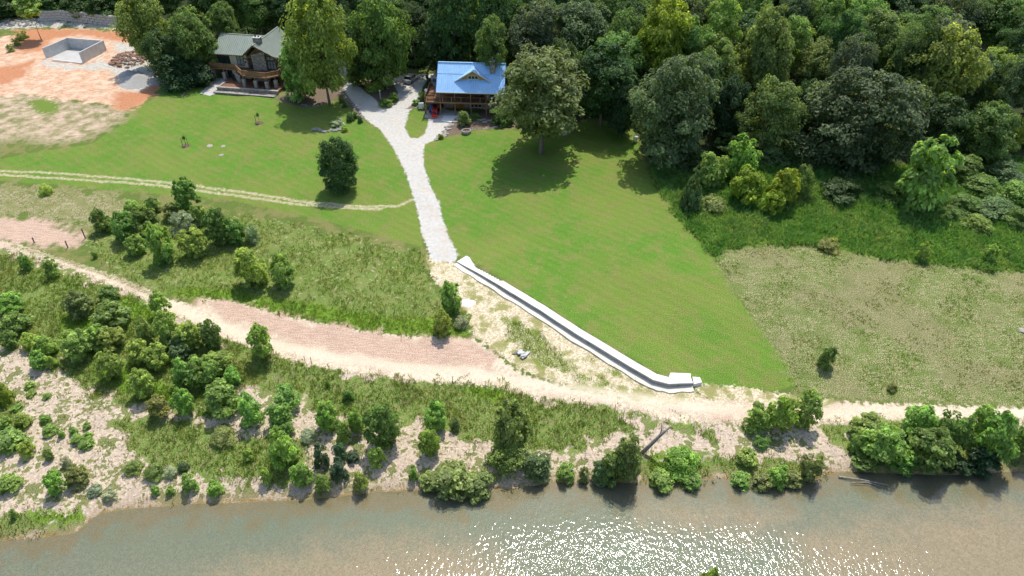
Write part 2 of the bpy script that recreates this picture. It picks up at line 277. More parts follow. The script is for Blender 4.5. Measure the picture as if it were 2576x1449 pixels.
# ---------- the ground: one continuous terrain, cut into named pieces, coloured by zone distance ----------
LOWER = [(-60,612),(0,622),(80,637),(160,667),(250,702),(330,737),(400,767),(430,792),(470,808),(540,838),(620,870),(690,892),(780,917),(880,936),(960,946),(1050,956),(1150,965),(1250,977),(1330,992),(1420,1007),(1520,1018),(1600,1032),(1660,1052),(1720,1064),(1800,1062),(1880,1056),(2060,1062),(2200,1058),(2330,1052),(2450,1049),(2660,1052)]
ZONES = {
 'upland': [LOWER+[(3400,900),(3400,-380),(-900,-380),(-500,560)]],
 'lawn': [[(395,215),(530,225),(700,250),(860,260),(900,290),(955,330),(988,370),(1018,430),(1036,480),(1052,540),(1064,622),(950,590),(850,565),(700,530),(560,500),(330,482),(150,465),(-60,452),(-60,405),(0,400),(150,375),(230,362),(318,305),(330,275),(400,243)],
          [(1064,385),(1070,360),(1100,349),(1200,325),(1300,330),(1420,316),(1500,300),(1590,320),(1615,400),(1645,470),(1700,550),(1760,612),(1805,662),(1850,740),(1900,810),(1960,890),(2010,965),(1950,985),(1760,970),(1745,960),(1660,950),(1540,880),(1400,795),(1280,718),(1180,655),(1150,642),(1130,600),(1112,550),(1105,510),(1083,470),(1066,420)],
          [(1022,287),(1050,272),(1070,285),(1075,310),(1070,335),(1050,347),(1030,345),(1020,320)]],
 'dry': [[(1800,660),(1826,632),(1900,622),(2050,620),(2100,636),(2200,650),(2330,662),(2700,700),(2700,1024),(2400,1018),(2250,1012),(2100,1005),(2000,978),(1960,890),(1900,810),(1850,740)]],
 'scrub': [[(-60,465),(100,470),(180,480),(280,490),(340,515),(300,565),(230,570),(150,560),(80,547),(-60,540)]],
 'bare': [[(-60,240),(60,232),(150,248),(322,272),(318,300),(255,335),(200,358),(110,362),(60,350),(-60,372)]],
 'barepatch': [[(70,255),(110,248),(150,262),(140,285),(95,285)]],
 'weedslope': [[(218,612),(300,560),(620,545),(720,560),(900,600),(1060,640),(1085,720),(1110,760),(1155,780),(1182,840),(1090,846),(960,838),(830,815),(700,790),(620,765),(505,752),(430,742),(360,712),(290,687)]],
 'tallweeds': [[(1632,405),(1700,395),(2000,420),(2300,415),(2700,395),(2700,705),(2330,662),(2200,650),(2050,619),(1900,617),(1826,628),(1803,660),(1760,612),(1700,545),(1655,480)]],
 'bankgrass': [[(540,845),(700,893),(880,938),(1050,958),(1160,958),(1270,965),(1340,995),(1500,1022),(1590,1040),(1600,1085),(1500,1100),(1450,1140),(1330,1140),(1240,1110),(1150,1115),(1120,1080),(1050,1065),(990,1085),(900,1080),(800,1020),(700,990),(600,965)],
   [(-60,630),(60,650),(200,695),(330,745),(420,800),(540,850),(640,930),(600,1000),(520,1045),(400,1030),(300,1010),(220,990),(160,930),(100,885),(-60,870)],
   [(280,1060),(400,1040),(480,1060),(600,1085),(750,1110),(800,1160),(720,1215),(600,1215),(470,1190),(330,1150)],
   [(-40,1290),(120,1282),(217,1292),(215,1312),(180,1345),(-40,1362)], [(1660,1150),(1800,1140),(2060,1160),(2075,1200),(1950,1216),(1830,1205),(1700,1215),(1620,1212),(1600,1170)],
   [(2060,1065),(2140,1062),(2140,1130),(2080,1120)], [(1630,1045),(1700,1060),(1765,1078),(1810,1085),(1800,1110),(1740,1090),(1640,1065)], [(-40,1000),(50,1010),(80,1100),(60,1140),(-40,1140)], [(2130,1060),(2660,1060),(2660,1180),(2200,1185),(2130,1150)]],
 'lush': [[(420,738),(505,750),(620,763),(700,788),(830,813),(960,836),(1090,844),(1180,838),(1165,815),(1090,800),(980,800),(850,775),(720,755),(600,735),(480,722)], [(300,748),(345,752),(405,785),(390,815),(330,800),(295,775)], [(150,790),(240,800),(300,835),(230,850),(150,825)], [(230,920),(320,915),(400,960),(470,1000),(420,1020),(300,985),(240,950)], [(1170,965),(1260,965),(1290,990),(1240,1010),(1180,990)], [(1690,1030),(1740,1040),(1765,1070),(1720,1070),(1680,1050)], [(80,1285),(200,1292),(212,1308),(150,1318),(80,1310)], [(1640,1150),(1740,1145),(1770,1170),(1720,1190),(1640,1185)]],
 'stony': [[(1075,640),(1150,668),(1200,698),(1280,748),(1400,825),(1540,913),(1640,973),(1690,986),(1750,984),(1760,1010),(1640,1020),(1500,990),(1400,962),(1300,925),(1235,875),(1190,845),(1180,790),(1130,740),(1085,700)], [(1745,965),(1850,972),(1960,990),(2100,1008),(2080,1025),(1900,1015),(1760,1000)]],
 'wallgrass': [[(1265,800),(1330,825),(1400,880),(1450,925),(1440,945),(1380,925),(1310,880),(1280,850)], [(1440,940),(1500,950),(1545,970),(1520,975),(1450,955)], [(1500,905),(1560,945),(1600,965),(1560,950)]],
 'track': [LOWER+[(2660,1030),(2400,1022),(2250,1016),(2100,1012),(1950,1005),(1850,1000),(1760,1000),(1690,1000),(1560,1002),(1400,968),(1300,935),(1230,880),(1190,852),(1130,850),(1050,846),(960,840),(830,818),(700,792),(620,768),(560,756),(505,752),(490,772),(420,752),(360,722),(290,695),(210,668),(130,643),(60,618),(0,606),(-60,600)]],
 'pink': [[(505,753),(560,754),(620,767),(700,791),(830,817),(960,840),(1050,846),(1150,857),(1215,872),(1260,900),(1240,925),(1150,930),(1000,925),(880,905),(760,875),(660,845),(570,800)], [(-60,548),(90,552),(170,570),(212,600),(195,620),(120,616),(-60,600)], [(1750,1020),(2000,1022),(2100,1035),(1980,1050),(1800,1048)]],
 'orange': [[(-60,110),(60,85),(150,70),(300,80),(340,110),(370,165),(402,178),(405,215),(370,248),(322,276),(250,262),(150,250),(60,238),(-60,250)]],
 'red': [[(40,75),(110,72),(230,76),(320,82),(345,112),(300,104),(200,86),(130,96),(100,130),(40,135)], [(290,235),(350,228),(400,185),(407,205),(380,245),(320,278),(285,270)], [(-60,170),(40,165),(85,150),(60,190),(20,210),(-60,215)]],
 'sgravel': [[(100,160),(115,148),(150,160),(205,166),(262,150),(300,168),(296,140),(285,105),(330,112),(360,150),(388,185),(388,215),(345,232),(305,222),(296,195),(270,176),(200,176),(120,170)], [(-60,62),(60,52),(110,50),(320,62),(330,74),(180,67),(60,70),(-60,78)]],
 'driveway': [[(1086,655),(1062,592),(1052,537),(1036,482),(1018,430),(988,370),(955,325),(915,297),(885,260),(856,205),(840,150),(870,150),(880,197),(905,215),(940,245),(962,270),(985,262),(1000,235),(985,205),(1000,190),(1060,186),(1120,185),(1125,215),(1080,235),(1050,258),(1028,282),(1018,320),(1030,346),(1050,349),(1068,336),(1076,315),(1078,282),(1160,280),(1150,298),(1125,322),(1100,349),(1070,362),(1064,385),(1066,420),(1083,470),(1105,510),(1112,550),(1130,600),(1152,642),(1142,660)]],
 'mulchbed': [[(690,252),(760,270),(820,263),(852,243),(875,262),(900,290),(922,312),(915,295),(880,250),(845,205),(800,215),(720,235)], [(1100,349),(1130,315),(1155,288),(1240,275),(1330,290),(1330,318),(1250,322),(1180,330)], [(900,215),(930,195),(985,205),(1000,235),(985,262),(962,270),(940,246)], [(1020,275),(1050,255),(1075,250),(1080,288),(1070,284),(1050,271)]],
 'forest': [[(330,190),(405,215),(520,222),(560,235),(700,235),(860,195),(980,185),(1010,170),(1110,180),(1300,180),(1330,300),(1420,312),(1500,296),(1590,318),(1632,405),(1700,395),(2000,420),(2300,415),(2700,395),(3200,100),(3000,-300),(-700,-300),(-300,40),(60,45),(320,50),(370,100),(400,180)]],
 'bedshallow': [[(300,1520),(500,1460),(640,1420),(800,1378),(1000,1347),(1150,1356),(1225,1392),(1275,1450),(1290,1520)], [(1590,1250),(1700,1262),(1900,1275),(2000,1300),(1900,1330),(1700,1330),(1600,1300)], [(2000,1350),(2300,1290),(2660,1250),(2660,1520),(2300,1520),(2000,1450)]],
 'beddeep': [[(240,1310),(420,1290),(700,1285),(1000,1275),(1150,1290),(1400,1300),(1600,1340),(1500,1370),(1250,1350),(1000,1330),(700,1335),(420,1345),(260,1335)], [(1300,1380),(1600,1370),(2000,1380),(2100,1420),(1900,1470),(1300,1470)]],
}
LINES = {'rut': [[(-60,428),(0,430),(100,433),(200,440),(300,448),(400,457),(500,468),(600,482),(700,497),(800,510),(900,519),(1000,519),(1040,500)], [(-60,437),(0,440),(100,447),(200,452),(300,458),(400,467),(500,479),(600,493),(700,507),(800,517),(900,525),(960,526)]],
 'midstrip': [[(30,618),(110,640),(180,662),(250,687),(320,712),(390,745)]], 'wheel': [[(1000,935),(1200,948),(1400,975),(1600,1005),(1800,1030),(2050,1040),(2300,1035),(2660,1040)], [(420,765),(560,825),(700,870),(850,900),(1000,920),(1200,935)]]}
RUTW = {'rut': .30, 'midstrip': .25, 'wheel': .7}
def axis(lo, a, b, hi, st, far):
    f = list(np.arange(a, b, st)); l = []; q = a; s = st
    while q > lo: s = min(s*1.5, far); q -= s; l.append(q)
    r = []; q = f[-1]; s = st
    while q < hi: s = min(s*1.5, far); q += s; r.append(q)
    return np.array(l[::-1]+f+r)
gx = axis(-900, -118, 108, 900, .36, 40); gy = np.concatenate([axis(-500, 30, 150, 150, .36, 40)[:-1], np.arange(150.3, 196, .9), axis(0, 196, 200, 1100, 2.5, 40)[6:]])
gy = np.unique(np.round(gy, 3)); gy = gy[np.concatenate([[True], np.diff(gy) > .1])]
GX, GY = np.meshgrid(gx, gy); PX, PY = GX.ravel(), GY.ravel(); PZ = terrain(PX, PY)
ZONE_CACHE = {}
def zone_at(name, px, py, far=8.0):
    """largest signed distance to the polygons (or bands) of a zone"""
    out = np.full(px.shape, -far)
    if name in LINES:
        for V in LINES[name]:
            X, Y, _ = at0([p[0] for p in V], [p[1] for p in V]); m = (px > X.min()-far) & (px < X.max()+far) & (py > Y.min()-far) & (py < Y.max()+far)
            d, _, _ = seg_dist(px[m], py[m], np.stack([X, Y], 1)); out[m] = np.maximum(out[m], RUTW[name]-d)
        return np.clip(out, -far, far)
    for V in ZONES[name]:
        X, Y, _ = at0([p[0] for p in V], [p[1] for p in V]); m = (px > X.min()-far) & (px < X.max()+far) & (py > Y.min()-far) & (py < Y.max()+far)
        if m.any(): out[m] = np.maximum(out[m], sdf(px[m], py[m], V))
    return np.clip(out, -far, far)
GA = {k: zone_at(k, PX, PY) for k in list(ZONES)+list(LINES)}
GA['wet'] = np.clip(PY-np.interp(PX, _sx, _sy), -20, 20)       # metres inland of the water's edge
GKEYS = list(GA)
def ground_material():
    t = NT('ground_cover'); p = t.pos(); zs = {}
    for q in range(0, len(GKEYS), 3):
        sx_ = t.n('ShaderNodeSeparateXYZ'); t.put(sx_.inputs[0], t.n('ShaderNodeAttribute', attribute_name='zone%d' % (q//3)).outputs['Vector'])
        for j, k in enumerate(GKEYS[q:q+3]): zs[k] = sx_.outputs[j]
    D = dict(dim='2D'); nL = t.noise(p, .09, 1, **D); nM = t.noise(p, .45, 3, .6, **D); nS = t.noise(p, 1.8, 2, .6, **D); nF = t.noise(p, 7.5, 1, .6, **D); nX = t.noise(p, 21, 0, **D)
    streak = t.noise(t.mapping(p, (.5, 3.2, 1), (0,0,.12)), 1.4, 2, .6, dim='2D')
    sp = t.voro(p, 5.5, 'Color', dim='2D'); sep = t.n('ShaderNodeSeparateColor'); t.put(sep.inputs[0], sp); cell = sep.outputs[0]
    lx = t.n('ShaderNodeSeparateXYZ'); t.put(lx.inputs[0], p)
    stripe = t.math('SINE', t.math('ADD', t.math('MULTIPLY', t.math('ADD', t.math('MULTIPLY', lx.outputs[0], .616), t.math('MULTIPLY', lx.outputs[1], .788)), 4.4), t.math('MULTIPLY', nM, 5.0)))
    def mask(name, amp=.4, n=nS, soft=.2, off=0.0):
        w = t.math('MULTIPLY', t.math('SUBTRACT', n, .5), amp*4); return t.ramp(t.math('ADD', t.math('ADD', zs[name], w), off), -soft, soft)
    # base: gravel bar with scattered weeds
    stones = t.mix(cell, (.42,.33,.25), (.64,.525,.405)); stones = t.mix(t.ramp(nM, .4, .62), stones, t.mix(cell, (.49,.40,.295), (.68,.575,.445)))
    weed = t.mix(t.ramp(nS, .35, .65), (.10,.155,.035), (.20,.21,.075)); weed = t.mix(t.ramp(nF, .5, .7), weed, (.27,.24,.13))
    col = t.mix(t.ramp(t.math('ADD', nM, t.math('MULTIPLY', nS, .5)), .76, .84), stones, weed)
    # meadow and weeds
    ug = t.mix(t.ramp(nM, .4, .6), (.115,.165,.035), (.20,.20,.07)); ug = t.mul(ug, t.lin(nX, .28, .72, .7, 1.3)); col = t.mix(mask('upland', .3), col, ug)
    wg = t.mix(t.ramp(nM, .38, .6), (.125,.22,.034), (.18,.24,.055)); wg = t.mix(t.ramp(nF, .45, .7), wg, (.22,.21,.09))
    wg = t.mix(t.ramp(nS, .62, .72, 0, .8), wg, (.42,.37,.25)); col = t.mix(mask('weedslope', .8), col, wg)
    bg = t.mix(t.ramp(nS, .38, .62), (.11,.20,.03), (.19,.24,.055)); bg = t.mix(t.ramp(nF, .5, .75), bg, (.30,.28,.15))
    hole = t.ramp(t.math('ADD', nM, t.math('MULTIPLY', nS, .35)), .80, .87)
    col = t.mix(t.math('MULTIPLY', mask('bankgrass', 1.5, nM, .3), t.math('SUBTRACT', 1.0, hole)), col, bg)
    lu = t.mix(t.ramp(nS, .35, .65), (.115,.245,.022), (.185,.285,.035)); lu = t.mul(lu, t.lin(nX, .28, .72, .75, 1.2)); col = t.mix(mask('lush', .8, nS, .4), col, lu)
    tw = t.mix(t.ramp(nS, .35, .65), (.10,.19,.03), (.16,.24,.045)); col = t.mix(mask('tallweeds', .3), col, tw)
    # lawns
    ln = t.mix(t.ramp(nL, .34, .66), (.158,.228,.040), (.108,.224,.028)); ln = t.mix(t.ramp(nM, .38, .74, 0, .75), ln, (.195,.212,.060))
    ln = t.mix(t.ramp(nS, .60, .74, 0, .6), ln, (.21,.21,.06)); ln = t.mul(ln, t.lin(streak, .3, .7, .96, 1.04)); ln = t.mul(ln, t.lin(nF, .3, .7, .82, 1.18)); ln = t.mul(ln, t.lin(nX, .25, .75, .66, 1.34))
    ln = t.mul(ln, t.lin(stripe, -1, 1, .965, 1.035)); col = t.mix(mask('lawn', .25), col, ln)
    # dry field
    df = t.mix(t.ramp(t.math('ADD', t.math('MULTIPLY', nS, .6), t.math('MULTIPLY', nF, .4)), .40, .60), (.120,.185,.038), (.25,.235,.105)); df = t.mix(t.ramp(t.math('ADD', t.math('MULTIPLY', streak, .5), t.math('MULTIPLY', nF, .5)), .52, .66, 0, .9), df, (.38,.345,.21)); df = t.mix(t.ramp(nM, .48, .66, 0, .75), df, (.135,.185,.045)); df = t.mix(t.ramp(nL, .45, .62, 0, .6), df, (.25,.225,.115))
    df = t.mul(df, t.lin(t.math('ADD', t.math('MULTIPLY', nX, .5), t.math('MULTIPLY', nF, .5)), .32, .68, .50, 1.45)); col = t.mix(mask('dry', 1.5, t.math('ADD', t.math('MULTIPLY', nM, .6), t.math('MULTIPLY', nS, .4)), .7), col, df)
    sc = t.mix(t.ramp(nS, .44, .60), (.165,.200,.055), (.33,.27,.16)); sc = t.mix(t.ramp(nF, .56, .66, 0, .8), sc, (.56,.46,.33)); sc = t.mix(t.ramp(nM, .48, .64, 0, .6), sc, (.18,.20,.06)); sc = t.mul(sc, t.lin(nX, .28, .72, .72, 1.25)); col = t.mix(mask('scrub', 2.6, nM, 1.6), col, sc)
    ba = t.mix(t.ramp(streak, .35, .65), (.46,.34,.245), (.62,.48,.36)); gr_ = t.ramp(t.math('ADD', t.math('MULTIPLY', nM, .5), t.math('MULTIPLY', nF, .5)), .47, .56); ba = t.mix(gr_, ba, (.19,.20,.07)); ba = t.mix(mask('barepatch', .8, nS, .6), ba, (.15,.22,.04)); col = t.mix(mask('bare', 2.2, nM, 1.6), col, ba)
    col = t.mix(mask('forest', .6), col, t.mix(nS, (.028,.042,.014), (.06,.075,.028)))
    # bare earth, tracks and gravel
    og = t.mix(t.ramp(streak, .35, .65), (.50,.28,.17), (.66,.46,.32)); og = t.mix(t.ramp(nM, .45, .65), og, (.68,.50,.36)); og = t.mul(og, t.lin(nF, .3, .7, .85, 1.12)); col = t.mix(mask('orange', 1.5, nM, .7), col, og)
    col = t.mix(mask('red', 1.4, nM, 1.0), col, t.mix(nS, (.40,.17,.085), (.58,.28,.15)))
    gg = t.mix(t.ramp(nS, .4, .6), (.42,.40,.35), (.56,.53,.46)); col = t.mix(mask('sgravel', 1.4, nM, .8), col, gg)
    tk = t.mix(t.ramp(nS, .35, .65), (.60,.48,.35), (.72,.60,.45)); tk = t.mix(t.ramp(nM, .5, .7), tk, (.56,.43,.33)); tk = t.mul(tk, t.lin(cell, 0, 1, .86, 1.12)); col = t.mix(mask('track', .35), col, tk)
    pk = t.mix(t.ramp(streak, .3, .7), (.47,.33,.245), (.58,.42,.32)); pk = t.mul(pk, t.lin(nF, .3, .7, .82, 1.15)); col = t.mix(mask('pink', 1.2, nM, .8), col, pk)
    st = t.mix(cell, (.46,.37,.22), (.76,.67,.50)); st = t.mix(t.ramp(t.math('ADD', nM, t.math('MULTIPLY', nF, .4)), .73, .8), st, (.30,.29,.11)); col = t.mix(mask('stony', .5), col, st)
    col = t.mix(t.math('MULTIPLY', mask('wallgrass', 1.0, nM, .5), t.ramp(nF, .38, .5)), col, (.16,.22,.035))
    col = t.mix(t.math('MULTIPLY', mask('rut', .22), t.ramp(nF, .30, .52)), col, t.mix(cell, (.40,.35,.20), (.62,.55,.38)))
    col = t.mix(t.math('MULTIPLY', mask('midstrip', .3), t.ramp(nF, .35, .5)), col, (.19,.20,.06))
    col = t.mix(t.math('MULTIPLY', mask('wheel', .5, nM, .5), .55), col, (.76,.66,.50))
    dv = t.mix(t.ramp(nX, .3, .7), (.46,.445,.41), (.64,.62,.58)); dv = t.mix(t.ramp(nM, .50, .68, 0, .6), dv, (.54,.48,.39)); dv = t.mul(dv, t.lin(nS, .3, .7, .9, 1.08)); col = t.mix(mask('driveway', .22), col, dv)
    col = t.mix(mask('mulchbed', .25), col, t.mix(nF, (.10,.07,.05), (.26,.20,.15)))
    # river bed, wet margin
    wet = zs['wet']; bed = t.mix(cell, (.22,.225,.165), (.31,.31,.23)); bed = t.mix(mask('beddeep', 2.0, nM, 4.5), bed, (.225,.27,.185)); bed = t.mix(mask('bedshallow', 1.6, nM, 3.0), bed, t.mix(cell, (.44,.30,.20), (.60,.43,.30)))
    bed = t.mix(t.ramp(t.math('ADD', wet, t.math('MULTIPLY', t.math('SUBTRACT', nM, .5), 8)), -3.6, -.6), bed, t.mix(nS, (.25,.16,.055), (.36,.25,.11)))
    wm = t.ramp(t.math('ADD', wet, t.math('MULTIPLY', t.math('SUBTRACT', nS, .5), 1.6)), -.1, .25); col = t.mix(wm, bed, col)
    damp = t.math('MULTIPLY', wm, t.ramp(wet, 1.6, .2)); col = t.mix(t.math('MULTIPLY', damp, .5), col, (.34,.25,.15))
    col = t.mul(col, t.lin(nF, .3, .7, .88, 1.12))
    h = t.math('ADD', t.math('MULTIPLY', nF, .7), t.math('MULTIPLY', nX, .5))
    return t.done(t.pbr(col, .92, 0, .12, t.bump(h, .55, .12)))
M['ground'] = ground_material()
nx_, ny_ = len(gx), len(gy); I = np.arange(nx_*ny_).reshape(ny_, nx_)
QF = np.stack([I[:-1,:-1].ravel(), I[:-1,1:].ravel(), I[1:,1:].ravel(), I[1:,:-1].ravel()], 1)
def fc(a): return a[QF].mean(1)
which = np.zeros(len(QF), int)
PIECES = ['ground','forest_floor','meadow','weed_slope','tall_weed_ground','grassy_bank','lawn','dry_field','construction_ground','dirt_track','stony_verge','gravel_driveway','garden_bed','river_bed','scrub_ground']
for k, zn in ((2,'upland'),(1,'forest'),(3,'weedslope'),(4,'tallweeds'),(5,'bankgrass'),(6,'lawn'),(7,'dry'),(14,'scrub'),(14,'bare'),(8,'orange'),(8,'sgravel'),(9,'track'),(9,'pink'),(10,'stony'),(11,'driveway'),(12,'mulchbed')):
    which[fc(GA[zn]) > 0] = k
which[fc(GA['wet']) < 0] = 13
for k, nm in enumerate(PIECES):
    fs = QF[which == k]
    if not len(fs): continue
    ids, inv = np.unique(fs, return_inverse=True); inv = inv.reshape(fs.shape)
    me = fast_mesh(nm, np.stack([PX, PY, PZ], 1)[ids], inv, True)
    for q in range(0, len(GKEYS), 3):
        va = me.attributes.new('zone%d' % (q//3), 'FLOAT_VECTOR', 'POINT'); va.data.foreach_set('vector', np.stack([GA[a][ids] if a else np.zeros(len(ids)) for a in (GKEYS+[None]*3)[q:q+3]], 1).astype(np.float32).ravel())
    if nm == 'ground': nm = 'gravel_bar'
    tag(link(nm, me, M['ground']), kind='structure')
# ---------- the river ----------
def water_material():
    t = NT('river_water'); p = t.pos(); pm = t.mapping(p, (1.7, 1, 1), (0,0,.1))
    w1 = t.noise(pm, 1.5, 1, .5, dim='2D'); w2 = t.noise(pm, 4.5, 1, .5, dim='2D'); w3 = t.noise(p, .16, 1, dim='2D')
    h = t.math('ADD', t.math('MULTIPLY', w1, .8), t.math('MULTIPLY', w2, .28)); h = t.math('MULTIPLY', h, t.attr('wave'))
    nb = t.bump(h, 1.0, .145)
    gl = t.n('ShaderNodeBsdfGlossy'); gl.inputs['Roughness'].default_value = .075; t.put(gl.inputs['Normal'], nb); gl.inputs['Color'].default_value = (1,1,1,1)
    fr = t.n('ShaderNodeFresnel'); fr.inputs['IOR'].default_value = 1.40; t.put(fr.inputs['Normal'], nb)
    tr = t.n('ShaderNodeBsdfTransparent'); tr.inputs[0].default_value = (.88,.91,.82,1)
    di = t.n('ShaderNodeBsdfDiffuse'); t.put(di.inputs[0], t.mix(t.ramp(w3, .35, .65), (.26,.305,.235), (.295,.315,.245)))
    return t.done(t.mixs(fr.outputs[0], t.mixs(.24, tr.outputs[0], di.outputs[0]), gl.outputs[0]))
M['water'] = water_material()
wx = np.concatenate([[-900,-300], np.arange(-70, 75, 1.0), [300,900]]); wy = np.arange(24, 63, 1.0); WX, WY = np.meshgrid(wx, wy); wi = np.arange(WX.size).reshape(WX.shape)
wt = np.interp(WX.ravel(), _sx, _sy)-WY.ravel(); wamp = np.interp(wt, [0, 3, 8, 12], [.1, .2, .6, 1.0])*np.interp(zone_at('bedshallow', WX.ravel(), WY.ravel()), [-3, 1], [1, .55])
wamp = wamp*np.interp(wnoise(WX.ravel()*.6, WY.ravel()*1.6, .35, 4), [-1, 1], [.65, 1.2])
wm_ = fast_mesh('river', np.stack([WX.ravel(), WY.ravel(), np.full(WX.size, WATER)], 1), np.stack([wi[:-1,:-1].ravel(), wi[:-1,1:].ravel(), wi[1:,1:].ravel(), wi[1:,:-1].ravel()], 1), True, {'wave': wamp})
tag(link('river', wm_, M['water']), kind='structure')
# ---------- foliage prototypes (unit radius, unit height), shared by every tree of a kind ----------
def crown_mesh(name, seed, prof, ncl, nl, leaf, clump=.3, lump=.25, up=1.25, squash=.75, inner=.15, taper=0.0):
    r = np.random.default_rng(seed); ts = np.linspace(.01, .99, 200); w = np.array([prof(t) for t in ts]); w = w*np.sqrt(w)+.02
    t = np.clip(r.choice(ts, ncl, p=w/w.sum())+r.normal(0, .01, ncl), .02, .97); a = r.uniform(0, 2*np.pi, ncl)
    k1, k2, k3 = r.uniform(0, 6, 3); lob = 1+lump*(np.sin(2*a+k1+4*t)+.8*np.sin(3*a+k2-7*t)+.7*np.sin(5*a+k3+5*t))*.5
    pr = np.interp(t, ts, [prof(q) for q in ts]); rr = pr*lob*(1-clump*.55)*np.where(r.random(ncl) < inner*2, r.uniform(.2,.7,ncl), r.uniform(.82,1.04,ncl))
    C = np.stack([rr*np.cos(a), rr*np.sin(a), t], 1); cs = clump*r.uniform(.55, 1.2, ncl)*(.45+.55*pr)
    d = r.normal(size=(ncl, nl, 3)); d[..., 2] = np.where(d[..., 2] < -.25, -d[..., 2]*.5, d[..., 2]); d /= np.linalg.norm(d, axis=2, keepdims=True)
    rad = r.uniform(.45, 1.05, (ncl, nl, 1))**.6; P = C[:, None]+d*rad*cs[:, None, None]*np.array([1, 1, squash*.62])
    out = C.copy(); out[:, 2] = (C[:, 2]-.4)*.8; out /= np.linalg.norm(out, axis=1, keepdims=True)+1e-6
    N = d*.7+out[:, None]*.35+np.array([0, 0, up])+r.normal(0, .38, d.shape); N /= np.linalg.norm(N, axis=2, keepdims=True)
    P = P.reshape(-1, 3); N = N.reshape(-1, 3); n = len(P); q = r.normal(size=(n, 3)); U = np.cross(N, q); U /= np.linalg.norm(U, axis=1, keepdims=True); V = np.cross(N, U)
    s = leaf*r.uniform(.6, 1.35, (n, 1)); zs = np.array([1, 1, .62])
    v = np.stack([P+U*s*1.15*zs, P+V*s*.72*zs+N*s*.12, P-U*s*1.15*zs, P-V*s*.72*zs+N*s*.12], 1).reshape(-1, 3)
    lv = np.clip(np.repeat(r.uniform(0, 1, ncl), nl)*.35+r.uniform(0, 1, n)*.70-.02, 0, 1)
    v[:, 2] = np.maximum(v[:, 2], .005)
    me = fast_mesh(name, v, np.arange(4*n).reshape(-1, 4), False, {'lv': np.repeat(lv, 4)}); me.materials.append(M['leaf']); return me
egg = lambda t: math.sqrt(max(0, 1-((t-.42)/.58)**2)) if t > .42 else math.sqrt(max(0, 1-((.42-t)/.5)**2))
oak = lambda t: max(0, 1-abs((t-.45)/.56)**2.6)**.5
dome = lambda t: math.sqrt(max(0, 1-t*t))*(.82+.18*min(1, t*4))
cone = lambda t: max(.02, (1-t)**.8)*min(1, .55+t*4)
col_ = lambda t: max(0, 1-abs((t-.42)/.6)**3)**.5*(1-.28*t)
flame = lambda t: math.sqrt(max(0, 1-((t-.33)/.68)**2)) if t > .33 else math.sqrt(max(0, 1-((.33-t)/.42)**2))
PRO = {}
def protos(kind, n, *a, **k): PRO[kind] = [crown_mesh(kind+'_crown', 100+17*i+len(PRO)*331, *a, **k) for i in range(n)]
protos('oak', 4, oak, 200, 110, .031, .25, .40)
protos('broad', 4, egg, 170, 90, .036, .28, .42)
protos('tall', 3, egg, 190, 90, .040, .29, .5)
protos('under', 3, dome, 110, 70, .046, .34, .4)
protos('sapling', 5, egg, 90, 38, .088, .28, .32, up=1.5)
protos('young', 4, flame, 92, 36, .088, .28, .28, up=1.5)
protos('shrub', 4, dome, 62, 40, .085, .34, .35, up=1.5)
protos('dense', 2, oak, 210, 90, .036, .24, .12)
protos('fine', 3, dome, 70, 60, .050, .34, .35, up=.7)
protos('cedar', 2, cone, 120, 50, .052, .24, .2, up=.2)
def trunk_mesh(seed, r0, limbs, top=.8, rmax=.6, n=7):
    r = random.Random(seed); b = MB(); cx = [0, 0]; pts = []; rads = []
    for i in range(6):
        t = i/5*top; cx = [cx[0]+r.uniform(-.03,.03), cx[1]+r.uniform(-.03,.03)]; pts.append((cx[0] if i else 0, cx[1] if i else 0, t)); rads.append(r0*(1-.8*i/5)*(1.35 if i == 0 else 1))
    b.tube(pts, rads, n)
    for k in range(limbs):
        t = r.uniform(.28, .85)*top; i = min(4, int(t/top*5)); f = t/top*5-i; p = Vector(pts[i]).lerp(Vector(pts[i+1]), f); a = r.uniform(0, 6.28); L = r.uniform(.35, rmax)
        m = p+Vector((math.cos(a)*L*.5, math.sin(a)*L*.5, .07)); e = p+Vector((math.cos(a+.3)*L, math.sin(a+.3)*L, .17)); q = r0*(1-.8*t/top)*.55
        b.tube([p, m, e], [q, q*.7, q*.25], 5)
    me = b.mesh('trunk', True); return me
TRK = {'big': [trunk_mesh(i, .05, 9) for i in range(3)], 'small': [trunk_mesh(20+i, .028, 5, .75) for i in range(3)]}
for me in TRK['big']: me.materials.append(M['bark'])
for me in TRK['small']: me.materials.append(M['bark'])
TREES = []   # (x, y, r) of everything planted, so that fill does not collide
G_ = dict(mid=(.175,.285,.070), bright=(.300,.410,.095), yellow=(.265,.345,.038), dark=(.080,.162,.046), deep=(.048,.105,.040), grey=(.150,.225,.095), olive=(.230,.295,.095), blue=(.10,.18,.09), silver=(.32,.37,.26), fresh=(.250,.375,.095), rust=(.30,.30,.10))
NAMES = dict(oak=('oak_tree','tree'), broad=('broadleaf_tree','tree'), tall=('tall_tree','tree'), under=('understory_bush','bush'), sapling=('sycamore_sapling','sapling'), young=('young_tree','young tree'), shrub=('leafy_shrub','shrub'), dense=('dense_tree','tree'), fine=('willow_shrub','shrub'), cedar=('cedar_tree','tree'))
_cnt = [0]
